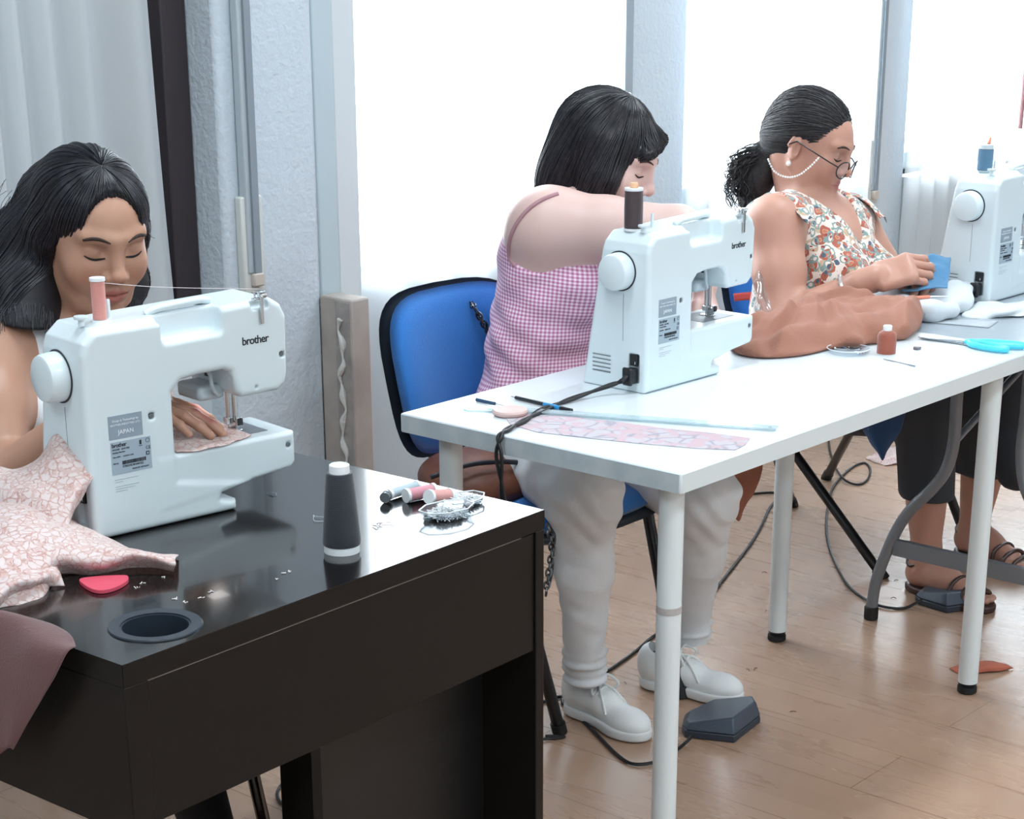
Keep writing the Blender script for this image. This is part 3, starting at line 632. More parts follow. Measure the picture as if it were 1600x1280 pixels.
blade_poly('tailors_chalk','flat red triangular tailor chalk beside the cable hole','chalk',[(p.x,p.y) for p in spline([(a,b,0) for a,b in ch],4,True)],.7503,.7555,mat('red_chalk',(206,74,96),.7))
# loose threads on the desk
def scribble(name,label,c,s,n,col,seed,z=.7512,r=.00035,zf=.002,el=(1,1)):
    rg=random.Random(seed); pts=[]; a=0
    for i in range(n):
        a+=rg.uniform(-1.4,1.4)+.5; pts.append((c[0]+s*el[0]*(math.cos(a)*rg.uniform(.3,1)),c[1]+s*el[1]*(math.sin(a)*rg.uniform(.3,1)),z+rg.random()*zf))
    return tag(MB().tube(spline(pts,7),r,5).obj(name,mat('loose_thread_%d'%col[0],col,.8)),label,'loose thread')
scribble('loose_thread','tangle of pale thread left of the black thread cone',(-0.5616,0.2075,0.7512),.022,9,(196,204,208),4)
scribble('loose_thread','tangle of reddish thread right of the black thread cone',(-0.5265,0.1204,0.7512),.026,14,(120,96,100),9,el=(1.0,.6))
scribble('loose_thread','short white thread end curling beside the machine foot',(-0.534,0.354,0.7512),.026,6,(170,184,190),12)
lint=MB(); rg=random.Random(5)
for px in ((-0.8917,0.1807,0.7505),(-0.9051,0.1739,0.7505),(-0.9011,0.1034,0.7505),(-0.901,0.0855,0.7505),(-0.8788,0.0845,0.7505),(-0.8572,0.1782,0.7505),(-0.7485,0.0738,0.7505),(-0.7396,0.0751,0.7505),(-0.7711,0.0657,0.7505),(-0.8562,0.0907,0.7505)):
    for i in range(3): lint.tube([(px[0]+rg.uniform(-.003,.003),px[1]+rg.uniform(-.003,.003),.7504),(px[0]+rg.uniform(-.004,.004),px[1]+rg.uniform(-.004,.004),.7512)],.0006,5)
tag(lint.obj('lint',mat('pale_lint',(220,214,210),.9)),'bits of pale lint scattered on the dark desk','lint',kind='stuff')
# thread running from the pink spool to the machine's guide
P0=local(m1,(.056,.045,.335)); P1=local(m1,(.150,.040,.318)); P2=local(m1,(.279,.003,.305))
cord('sewing_thread',[P0,P1,P2],.00035,mat('fine_thread',(226,214,214),.7),'thin thread running from the pink spool to the metal guide','thread')
# ================================================================ things on the white table
T=.734
def stick(name,label,cat,segs,m0=None):
    t=thing(name,label,cat,segs[0][0])
    o=Vector(segs[0][0])
    for nm,a,b,r0,r1,m in [(s[2],s[0],s[1],s[3],s[4],s[5]) for s in segs]:
        MB().tube([Vector(a)-o,Vector(b)-o],[r0,r1],14).obj(nm,m,t)
    return t
M_blk=mat('black_pen',(26,30,38),.35); M_cyan=mat('cyan_pen',(42,140,196),.35); M_navyp=mat('navy_handle',(32,66,96),.4); M_steel=mat('steel',(170,176,182),.25,metal=.9)
z=T+.0045
a=Vector((.203,.522,z)); b=Vector((.190,.372,z)); L=lambda t:tuple(a.lerp(b,t))
stick('marker_pen','long black pen with a cyan band lying on the white table under the power cord','pen',[(L(0),L(.08),'tip',.0008,.0016,M_steel),(L(.08),L(.55),'barrel',.0034,.0036,M_blk),(L(.55),L(.82),'cyan_band',.0038,.0038,M_cyan),(L(.82),L(1),'cap',.004,.0038,M_blk)])
z=T+.0036; a=Vector((.148,.555,z)); b=Vector((.145,.482,z))
stick('seam_ripper','small seam ripper with a dark blue handle on the white table','seam ripper',[(L(0),L(.62),'handle',.0034,.003,M_navyp),(L(.62),L(1),'blade',.0011,.0004,M_steel)])
M_acr=mat('clear_acrylic',(198,216,220),.1); nt=M_acr.node_tree; _t=nt.nodes.new('ShaderNodeBsdfTransparent'); _t.inputs[0].default_value=(.9,.95,.96,1); _m=nt.nodes.new('ShaderNodeMixShader'); _m.inputs[0].default_value=.45
nt.links.new(_t.outputs[0],_m.inputs[1]); nt.links.new(bsdf(M_acr).outputs[0],_m.inputs[2]); nt.links.new(_m.outputs[0],nt.nodes['Material Output'].inputs[0])
r=thing('ruler','long clear ruler lying across the front of the white table','ruler',(.115,.50,T+.0035))
d=Vector((.318-.115,.036-.50)); Lr=d.length; r.rotation_euler.z=math.atan2(d.y,d.x)
MB().box((0,-.012,0),(Lr,.012,.0022)).obj('blade',M_acr,r,bev=.0004)
tk=MB()
for i in range(100): tk.box((.004+i*.005,-.0118,.0022),(.0044+i*.005,-.0118+(.006 if i%2 else .0035),.00235))
tk.obj('scale_marks',mat('ruler_marks',(120,134,144),.6),r); MB().lathe([(.0022,0),(.0032,0),(.0032,.0003),(.0022,.0003)],(Lr-.012,0,.0022),n=20,cap=False).obj('hanging_hole',mat('ruler_marks',(120,134,144)),r)
def fabric(name,c1,c2,c3,scale,rough=.85,th=(.42,.52)):
    m=mat(name,c1,rough,sheen=.2); nt=m.node_tree; b=bsdf(m); N=nt.nodes.new; Lk=nt.links.new
    tc=N('ShaderNodeTexCoord'); v=N('ShaderNodeTexVoronoi'); v.inputs['Scale'].default_value=scale; v.feature='DISTANCE_TO_EDGE'
    n=N('ShaderNodeTexNoise'); n.inputs['Scale'].default_value=scale*.6; n.inputs['Detail'].default_value=4
    Lk(tc.outputs['Object'],n.inputs['Vector']); ad=N('ShaderNodeVectorMath'); ad.operation='MULTIPLY_ADD'; ad.inputs[1].default_value=(.02,.02,.02); Lk(n.outputs['Color'],ad.inputs[0]); Lk(tc.outputs['Object'],ad.inputs[2]); Lk(ad.outputs[0],v.inputs['Vector'])
    r=N('ShaderNodeValToRGB'); e=r.color_ramp.elements; e[0].position=.02; e[0].color=lin(c2); e[1].position=.10; e[1].color=lin(c1); Lk(v.outputs['Distance'],r.inputs[0])
    n2=N('ShaderNodeTexNoise'); n2.inputs['Scale'].default_value=scale*1.7; n2.inputs['Detail'].default_value=3; Lk(tc.outputs['Object'],n2.inputs['Vector'])
    r2=N('ShaderNodeValToRGB'); r2.color_ramp.elements[0].position=th[0]; r2.color_ramp.elements[1].position=th[1]; Lk(n2.outputs['Fac'],r2.inputs[0])
    mx=N('ShaderNodeMix'); mx.data_type='RGBA'; Lk(r2.outputs[0],mx.inputs['Factor']); mx.inputs['A'].default_value=lin(c3); Lk(r.outputs[0],mx.inputs['B']); Lk(mx.outputs['Result'],b.inputs['Base Color'])
    return m
M_floral=fabric('pink_floral_cotton',(240,228,226),(206,160,150),(228,200,194),85,th=(.40,.47))
nt=M_floral.node_tree; _tr=nt.nodes.new('ShaderNodeBsdfTranslucent'); _tr.inputs[0].default_value=lin((230,206,200)); _m=nt.nodes.new('ShaderNodeMixShader'); _m.inputs[0].default_value=.3
nt.links.new(bsdf(M_floral).outputs[0],_m.inputs[1]); nt.links.new(_tr.outputs[0],_m.inputs[2]); nt.links.new(_m.outputs[0],nt.nodes['Material Output'].inputs[0])
M_strip=fabric('pink_grey_print',(186,180,186),(154,146,158),(192,164,172),26,th=(.46,.52))
poly=[(.100,.448),(.060,.400),(.050,.330),(.075,.24),(.100,.16),(.135,.07),(.168,.016),(.205,.022),(.245,.040),(.235,.10),(.205,.19),(.190,.28),(.165,.36),(.135,.42)]
tag(MB().prism(poly,T+.0004,T+.0012).obj('fabric_strip',M_strip),'flat strip of pink and grey printed cotton lying beside the ruler','fabric')
lathe_thing('thread_disc','flat pinkish round disc on the white table beside the power cord','disc',(.112,.445,T+.0004),[('disc',[(0,0),(.026,0),(.030,.003),(.031,.007),(.029,.010),(.0,.0105)],mat('pinkish_disc',(206,176,170),.55))])
tag(MB().prism([(.088,.535),(.080,.515),(.118,.455),(.130,.470)],T+.0005,T+.004).obj('clear_strip',M_acr,bev=.0003),'short clear plastic strip beside the pinkish disc','plastic strip')
# dish of pins, spool, bodkin, bobbin, scissors
t=lathe_thing('pin_dish','shallow clear dish rimmed with coloured pin heads beside the rust-brown bottle spool','dish',(.925,.268,T+.0004),[('dish',[(0,0),(.036,0),(.041,.002),(.0425,.010),(.0415,.0105),(.039,.003),(.0,.002)],M_clear)])
MB().tube([(.042*math.cos(2*PI*i/40),.042*math.sin(2*PI*i/40),.0098) for i in range(40)],.0009,6,closed=True).obj('dish_rim',mat('tray_rim_plastic',(222,230,234)),t)
rg=random.Random(8)
for i,c in enumerate([(60,120,170),(200,80,90),(60,70,90),(220,150,120),(60,140,160),(190,90,110),(230,230,230),(120,90,100),(60,110,150),(210,120,110)]):
    th=rg.uniform(0,2*PI) if i>5 else -1.9+.12*i; rr=.034; o=MB().tube([(rr*math.cos(th),rr*math.sin(th),.0035),(rr*math.cos(th)*.3+.01,rr*math.sin(th)*.3,.003)],.0004,5).obj('pin',M_pin,t)
    MB().lathe([(0,-.002),(.0018,-.001),(.0020,0),(.0018,.001),(0,.002)],(rr*math.cos(th),rr*math.sin(th),.0042),n=10,cap=False).obj('pin_head',mat('pinhead_%d%d'%(c[0],c[1]),c,.3),o)
M_rust=threadmat('rust_thread',(150,74,52))
lathe_thing('thread_spool','rust-brown thread spool shaped like a bottle with a white cap on the white table','thread spool',(.962,.205,T+.0002),[('core',[(0,0),(.0185,0),(.0185,.002),(.006,.0022),(.006,.046),(.0085,.0475),(.009,.056),(.0075,.0575),(0,.0575)],M_spoolp),('thread',[(.005,.0022),(.0185,.0025),(.0188,.036),(.0165,.0425),(.0105,.047),(.005,.0472)],M_rust)])
z=T+.0016; a=Vector((.915,.183,z)); b=Vector((.898,.104,z))
stick('bodkin','thin metal bodkin lying in front of the rust-brown bottle spool','bodkin',[(L(0),L(.8),'shaft',.0009,.0012,M_steel),(L(.8),L(1),'eye',.0016,.0017,M_steel)])
tag(MB().prism([(1.045,.190),(1.052,.182),(1.046,.174),(1.036,.176),(1.034,.186)],T+.0003,T+.006).obj('metal_clip',mat('dull_metal',(128,126,128),.4,metal=.5),bev=.001),'tiny dull metal clip near the far right corner of the white table','clip')
sc=thing('scissors','scissors with bright cyan handles at the right end of the white table','scissors',(1.14,.118,T+.0015))
M_cy=mat('bright_cyan_plastic',(74,204,226),.4)
def at2(x,y,zz=0): return (x-1.14,y-.118,zz)
MB().prism([at2(1.138,.232)[:2],at2(1.150,.227)[:2],at2(1.150,.125)[:2],at2(1.135,.120)[:2]],0,.0022).obj('blade',M_steel,sc,bev=.0005)
MB().prism([at2(1.128,.228)[:2],at2(1.136,.230)[:2],at2(1.152,.125)[:2],at2(1.140,.118)[:2]],.0024,.0045).obj('blade',M_steel,sc,bev=.0005)
def ring(cx,cy,rx1,ry1,a,r):
    return [(cx+rx1*math.cos(t)*math.cos(a)-ry1*math.sin(t)*math.sin(a)-1.14,cy+rx1*math.cos(t)*math.sin(a)+ry1*math.sin(t)*math.cos(a)-.118,.006) for t in [2*PI*i/28 for i in range(28)]]
h1=MB().tube(ring(1.163,.062,.048,.0145,math.radians(-72),0),.0062,10,closed=True); h1.tube([at2(1.148,.128,.005),at2(1.156,.104,.006)],[.0055,.0062],10); h1.obj('handle',M_cy,sc)
h1=MB().tube(ring(1.128,.072,.043,.0145,math.radians(-98),0),.0062,10,closed=True); h1.tube([at2(1.143,.128,.005),at2(1.134,.110,.006)],[.0055,.0062],10); h1.obj('handle',M_cy,sc)
# power cords of the middle machine, running over the table edge
pl=Vector(local(m2,(-.034,.03,.026)))
for k,off in enumerate((0,1)):
    o_=.004*(off*2-1)
    pts=[pl+Vector((0,0,o_*.5)),Vector((.338,.405-o_,.752)),Vector((.255,.425+o_,.7395)),Vector((.165,.415-o_*1.6,.738)),Vector((.080,.388+o_,.7385)),Vector((.022,.372-o_,.7385)),Vector((-.006,.365+o_,.732)),Vector((-.014,.360-o_*1.5,.70)),Vector((-.012,.352+o_,.62)),Vector((-.008,.34-o_,.5)),Vector((.0,.31,.3+.03*k)),Vector((.02,.30+.03*k,.05)),Vector((.06,.33,.0045))]
    adopt(cord('cord',pts,.0031,M_cord),pc2)
adopt(cord('cord',[Vector(local(m3,(-.034,.03,.027))),Vector(local(m3,(-.06,.034,.014))),Vector(local(m3,(-.09,.05,.006))),Vector(local(m3,(-.10,.16,.005)))],.003,M_cord),pc3)
# ================================================================ on the floor
M_ped=mat('blue_grey_pedal',(62,72,86),.42,bump=(150,.1)); M_peds=mat('pedal_side',(44,52,64),.45)
def pedal(label,poly0,poly1,h):
    """poly0 footprint on the floor, poly1 top outline"""
    t=thing('foot_pedal',label,'foot pedal',(poly0[0][0],poly0[0][1],0)); o=Vector((poly0[0][0],poly0[0][1],0)); n=len(poly0)
    V=[Vector((*p,.001))-o for p in poly0]+[Vector((*p,.016))-o for p in poly0]; F=[tuple(range(n))[::-1],tuple(range(n,2*n))]+[(i,(i+1)%n,n+(i+1)%n,n+i) for i in range(n)]
    MB().add(V,F).obj('base',M_peds,t,bev=.002)
    V=[Vector((*p,.0165))-o for p in poly0]+[Vector((p[0],p[1],p[2]))-o for p in poly1]
    MB().add(V,F).obj('treadle',M_ped,t,bev=.004,seg=3); return t
pedal('dark blue-grey foot pedal beside the white sneaker under the white table',[(.572,.392),(.556,.372),(.598,.282),(.715,.300),(.745,.330),(.700,.41),(.62,.42)],[(.580,.384,.030),(.568,.370,.030),(.606,.292,.050),(.705,.306,.050),(.730,.332,.048),(.690,.395,.036),(.62,.405,.030)],.05)
pedal('dark blue-grey foot pedal under the sandal of the woman with glasses',[(1.573,.43),(1.555,.41),(1.545,.33),(1.66,.27),(1.70,.31),(1.72,.40),(1.63,.44)],[(1.58,.42,.030),(1.567,.405,.032),(1.555,.340,.048),(1.65,.285,.048),(1.69,.315,.046),(1.70,.39,.036),(1.63,.43,.030)],.05)
MB().box((.575,.335,.006),(.592,.352,.022),rot=Matrix.Rotation(.4,3,'Z'))
F0=.0035
cord('pedal_cord',[(0.5522,0.3515,0.012),(0.4976,0.3459,0.0045),(0.4206,0.3431,0.0045),(0.3831,0.3688,0.0045),(0.396,0.4179,0.0045),(0.4525,0.5187,0.0045),(0.4949,0.5943,0.0045),(0.5257,0.6621,0.0045),(0.542,0.6963,0.0045),(.35,.72,.0045),(.2,.85,.0045)],F0,M_cord,'black cord from the near foot pedal curling past the white sneaker')
cord('pedal_cord',[(0.3753,0.5845,0.0045),(0.3937,0.5533,0.0045),(.30,.62,.0045),(.15,.70,.0045)],.003,M_cord,'short black cord on the floor at the dark desk')
cord('pedal_cord',[(0.6743,0.6955,0.0045),(0.7253,0.7042,0.0045),(0.8546,0.7299,0.0045),(0.9631,0.758,0.0045),(1.086,0.7761,0.0045),(1.25,0.8104,0.0045),(1.4,0.8683,0.0045),(1.628,0.9564,0.0045),(1.788,1.024,0.0045),(1.981,1.118,0.0045),(2.126,1.192,0.0045),(1.95,1.30,.0045)],F0,M_cord,'black cord crossing the floor behind the white trousers')
cord('pedal_cord',[(1.545,0.3979,0.02),(1.507,0.4183,0.0045),(1.483,0.4471,0.0045),(1.486,0.4923,0.0045),(1.528,0.5707,0.0045),(1.612,0.658,0.0045),(1.77,0.7896,0.0045),(1.955,0.9168,0.0045),(2.228,1.072,0.0045),(2.393,1.137,0.0045),(2.522,1.171,0.0045),(2.568,1.161,0.0045),(2.509,1.109,0.0045),(2.412,1.062,0.0045),(2.353,1.058,0.0045),(2.359,1.105,0.008),(2.459,1.2,0.0085),(2.621,1.318,0.0045),(2.784,1.429,0.0045),(2.91,1.539,0.0045)],F0,M_cord,'black cord looping on the floor from the far foot pedal')
tag(sheet('fabric_scrap',[[(1.234,0.1534,0.002),(1.221,0.134,0.002),(1.212,0.1095,0.002)],[(1.273,0.1314,0.008),(1.252,0.0933,0.012),(1.259,0.0812,0.004)],[(1.313,0.1018,0.008),(1.285,0.0708,0.014),(1.285,0.0609,0.003)],[(1.334,0.0708,0.002),(1.318,0.0508,0.006),(1.324,0.0475,0.002)]],mat('rust_linen',(168,92,70),.85,bump=(300,.2)),nu=5,nv=5),'small rust-coloured fabric scrap on the floor beside the far white table leg','fabric scrap')
tag(sheet('fabric_scrap',[[(2.627,1.197,0.002),(2.605,1.154,0.002),(2.592,1.103,0.002)],[(2.696,1.186,0.012),(2.649,1.115,0.02),(2.655,1.084,0.004)],[(2.815,1.198,0.002),(2.787,1.138,0.012),(2.773,1.118,0.002)]],M_floral,nu=6,nv=6,wr=.006,ws=40),'pale pink fabric scrap on the floor behind the hanging denim point','fabric scrap')
db=MB(); rg=random.Random(3)
for (x,y,z_) in ((0.7067,0.6372,0.001),(0.5982,0.5169,0.001),(0.6004,0.5351,0.001),(1.283,0.6615,0.001),(0.9421,0.4813,0.001),(0.9574,0.4749,0.001),(1.678,0.5426,0.001),(0.8093,0.2805,0.001),(1.517,0.823,0.001),(1.558,0.4786,0.001),(1.74,0.5237,0.001)):
    a_=rg.uniform(0,3); db.tube(spline([(x-.006*math.cos(a_),y-.006*math.sin(a_),.0012),(x,y,.002+rg.random()*.002),(x+.008*math.cos(a_+.5),y+.008*math.sin(a_+.5),.0012)],3),.0008,5)
cord('pedal_cord',[(-0.0966,0.6356,0.0045),(-0.1462,0.6852,0.0045),(-0.1734,0.721,0.0045),(-0.1756,0.7566,0.0045),(-0.1533,0.7933,0.0045),(-0.116,0.8183,0.0045),(-0.0749,0.8273,0.0045),(-0.0023,0.8369,0.0045)],.003,M_cord,'thin black cord looping on the floor under the dark desk')
tag(db.obj('floor_lint',mat('dark_lint',(90,64,60),.9)),'dark bits of thread scattered on the wooden floor','lint',kind='stuff')
# ================================================================ people
def skin(name,c,lip,r=.42):
    m=mat(name,c,r,spec=.4,sss=.06,bump=(420,.04)); nt=m.node_tree; b=bsdf(m); N=nt.nodes.new; L_=nt.links.new
    a=N('ShaderNodeAttribute'); a.attribute_name='feat'; sp=N('ShaderNodeSeparateColor'); L_(a.outputs['Color'],sp.inputs[0])
    m1_=N('ShaderNodeMix'); m1_.data_type='RGBA'; m1_.inputs['A'].default_value=lin(c); m1_.inputs['B'].default_value=lin(lip); L_(sp.outputs[0],m1_.inputs['Factor'])
    m2_=N('ShaderNodeMix'); m2_.data_type='RGBA'; m2_.blend_type='MULTIPLY'; m2_.inputs['B'].default_value=(.93,.66,.62,1); L_(m1_.outputs['Result'],m2_.inputs['A']); L_(sp.outputs[1],m2_.inputs['Factor'])
    m3_=N('ShaderNodeMix'); m3_.data_type='RGBA'; m3_.blend_type='MULTIPLY'; m3_.inputs['B'].default_value=(.42,.33,.30,1); L_(m2_.outputs['Result'],m3_.inputs['A']); L_(sp.outputs[2],m3_.inputs['Factor'])
    L_(m3_.outputs['Result'],b.inputs['Base Color']); return m
V3=lambda p:np.array(p,float)
def WH0(fr,p): return tuple(fr[0]+fr[1]@(V3(p)*fr[2]))
def nrm(v): v=V3(v); return v/np.linalg.norm(v)
def head(F,c,fwd,up,sc=1.,round_=0.,nose=1.,cheek=1.):
    R=rotm(fwd,up); F.frame(c,R,sc); w=1+round_
    F.ell((0,-.018,.032),(.073*w,.093,.083),k=.02)
    F.ell((0,.026,.020),(.063*w,.066,.070),k=.03)
    F.ell((0,.030,-.030),(.060*w,.060,.055),k=.03)
    F.ell((0,.036,-.068),(.046*w,.052,.040),k=.03)
    for s in(-1,1):
        F.cap((s*.052*w,-.002,-.045),(s*.030*w,.052,-.090),.020,.018,k=.025)
        F.ell((s*.037*w,.064,-.030),(.024*cheek,.022,.024*cheek),k=.028)
        F.cap((s*.012,.089,.026),(s*.045,.073,.028),.0075,.007,k=.016)
        F.ell((s*.031,.098,.006),(.016,.015,.011),k=.016,sub=True)
        F.ell((s*.0305,.0705,.0035),(.0170,.0160,.0140),k=.004)
        F.cap((s*.017,.0840,-.0035),(s*.044,.0750,-.003),.0030,.0026,k=.005)       # lower lid
        F.ell((s*.0755*w,-.008,-.008),(.0075,.0175,.030),R=rz(-s*.35),k=.006)
        F.cap((s*.077*w,-.018,.012),(s*.079*w,-.022,-.006),.005,.005,k=.004)
        F.ell((s*.0815*w,.0,-.008),(.0045,.008,.014),k=.004,sub=True)
    F.ell((0,.078,-.097),(.020,.017,.016),k=.022)
    F.cap((0,.086,.022),(0,.1065*1.0,-.022),.0075,.0095*nose,k=.014)
    F.ell((0,.1085,-.0265),(.0115*nose,.0105,.0095*nose),k=.008)
    for s in(-1,1):
        F.ell((s*.0125*nose,.0975,-.0315),(.0085*nose,.0105,.0078),k=.006)
        F.ell((s*.0065,.1050,-.0385),(.0038,.0055,.003),k=.002,sub=True)
    F.ell((0,.082,-.060),(.027,.016,.018),k=.016)
    F.cap((-.0215,.0875,-.0590),(0,.0965,-.0560),.0042,.0058,k=.004).cap((.0215,.0875,-.0590),(0,.0965,-.0560),.0042,.0058,k=.004)
    F.cap((-.018,.0875,-.0670),(0,.0945,-.0685),.0045,.0072,k=.004).cap((.018,.0875,-.0670),(0,.0945,-.0685),.0045,.0072,k=.004)
    F.cap((-.0235,.0905,-.0620),(0,.1025,-.0618),.0012,.0012,k=.0025).ops.pop()
    F.cap((-.0225,.0925,-.0622),(0,.1030,-.0620),.0011,.0011,k=.003,sub=True); F.cap((.0225,.0925,-.0622),(0,.1030,-.0620),.0011,.0011,k=.003,sub=True)
    fr=(V3(c),R,sc); F.frame(); return fr
def feat(o,V,fr,brow=0):
    c,R,sc=fr; P=((V-c)@R)/sc; x,y,z=P[:,0],P[:,1],P[:,2]; ax=np.abs(x)
    ss=lambda e,w:1/(1+np.exp(np.clip(e/w,-30,30)))
    lip=np.where(y>.07,ss(np.maximum(np.abs(z+.0618)-(.0115-.011*(ax/.025)**1.6),(ax-.0245)),.0011),0)
    blush=np.exp(-(((ax-.042)/.020)**2+((z+.032)/.018)**2))*(y>.02)*.38+np.exp(-((ax/.014)**2+((z+.028)/.013)**2))*(y>.08)*.35
    dark=np.exp(-(((ax-.031)/.017)**2+((z-.010)/.0065)**2))*(y>.05)*.22+ (ax<.012)*np.exp(-(((ax-.0065)/.003)**2+((z+.038)/.0025)**2))*(y>.09)*.8
    dark=np.maximum(dark,np.where(y>.07,.75*ss(np.maximum(np.abs(z+.0620)-.0008,ax-.024),.0004),0))
    col=np.zeros((len(V),4),np.float32); col[:,0]=lip; col[:,1]=np.clip(blush,0,1); col[:,2]=np.clip(dark,0,1); col[:,3]=1
    a=o.data.color_attributes.new('feat','FLOAT_COLOR','POINT'); a.data.foreach_set('color',col.ravel())
def facepts(F,fr,xz,off=.0):
    """points on the face found by marching in from the front"""
    c,R,sc=fr; out=[]
    for x,z in xz:
        ys=np.linspace(.125,.0,160); P=c+sc*(np.stack([np.full(160,x),ys,np.full(160,z)],1)@R.T); d=F.at(P); i=int(np.argmax(d<0)); y=ys[i]+off
        out.append(tuple(c+sc*(R@np.array((x,y,z)))))
    return out
def face_parts(F,fr,root,bcol,thick=1.):
    mb=mat('brow_'+str(bcol[0]),bcol,.8); ml=mat('lash',(22,16,16),.6)
    for s in(-1,1):
        b=MB(); pts=[(s*(.014+.036*t),.0265+.0060*math.sin(t*PI*.8)-.004*t*t) for t in np.linspace(0,1,10)]
        P=facepts(F,fr,pts,.0006); b.tube(spline(P,3),[ .0007+.0020*thick*math.sin(PI*min(1,.18+.82*(1-i/27.)))**.8 for i in range(28)],8).obj('eyebrow',mb,root)
        b=MB(); pts=[(s*(.0165+.0295*t),-.0020-.0040*math.sin(t*PI)+.0020*t) for t in np.linspace(0,1,9)]
        P=facepts(F,fr,pts,.0006); b.tube(spline(P,3),[.0008+.0013*math.sin(PI*i/24.*.9+.2) for i in range(25)],6).obj('eyelashes',ml,root)
def hand(F,w,d,n,side=1,curl=(.5,.5,.5,.5),spread=.06,thumb=(.7,.5),sc=1.,k=.006):
    """w wrist, d finger direction, n back of hand, side: +1 thumb towards d x n"""
    y=nrm(d); z=V3(n)-y*np.dot(n,y); z=nrm(z); x=np.cross(y,z); R=np.stack([x,y,z],1); F.frame(w,R,sc)
    F.cap((0,-.03,0),(0,.012,0),.0245,.0235,k=.012)
    F.box((0,.050,-.001),(.038,.043,.0125),.012,k=.012); F.ell((side*.022,.032,-.010),(.018,.030,.014),k=.012); F.ell((0,.078,.002),(.040,.014,.011),k=.010)
    L=((.044,.026,.021),(.049,.029,.022),(.045,.027,.021),(.035,.021,.019)); X=(.030,.0105,-.0095,-.028)
    for i in range(4):
        p=V3((side*X[i],.086-(.004 if i in(0,2) else 0)-(.012 if i==3 else 0),.0)); a=curl[i]*.75; sp=side*spread*(1.5-i)
        pts=[p]; r=[.0098,.0088,.0080,.0068]
        for j in range(3):
            dv=V3((math.sin(sp),math.cos(sp)*math.cos(a),-math.sin(a))); p=p+dv*L[i][j]; pts.append(p); a+=curl[i]*(.95 if j==0 else .7)
        if i==3: r=[q*.88 for q in r]
        F.chain(pts,r,k=.004)
    a,b=thumb; p0=V3((side*.024,.018,-.008)); dv=nrm((side*math.sin(a),math.cos(a),-.35*b)); p1=p0+dv*.040; dv2=nrm((side*math.sin(a*.75),math.cos(a*.75),-.5*b)); p2=p1+dv2*.032; dv3=nrm((side*math.sin(a*.35),math.cos(a*.35),-.6*b)); p3=p2+dv3*.026
    F.chain([p0,p1,p2,p3],[.0145,.0115,.0102,.0078],k=.006); F.frame()
def grids(F,boxes,name,m,parent,fr=None,post=None):
    """one field sampled in boxes, finest first; a coarser box keeps only what lies outside the finer ones, so the surface stays one skin"""
    Vs=[];Fs=[];n=0;done=[]
    for bx in boxes:
        lo,hi,h=bx[:3]; V,Q=F.mesh(lo,hi,h)
        if len(Q):
            c=V[Q].mean(1); keep=np.ones(len(Q),bool)
            for a_,b_ in done: keep&=~((c>a_).all(1)&(c<b_).all(1))
            if len(boxes)>1 and bx is not boxes[-1]:
                a_,b_=np.array(lo)+.008,np.array(hi)-.008; keep&=(c>a_-h).all(1)&(c<b_+h).all(1); done.append((a_,b_))
            Q=Q[keep]
        Vs.append(V); Fs.append(Q+n); n+=len(V)
    V=np.concatenate(Vs); Q=np.concatenate(Fs)
    used=np.zeros(len(V),bool); used[Q.ravel()]=True; mp=np.cumsum(used)-1; V=V[used]; Q=mp[Q]
    if post is not None: V=post(V)
    o=mk(name,V,Q,m,parent)
    if fr is not None: feat(o,V,fr)
    return o
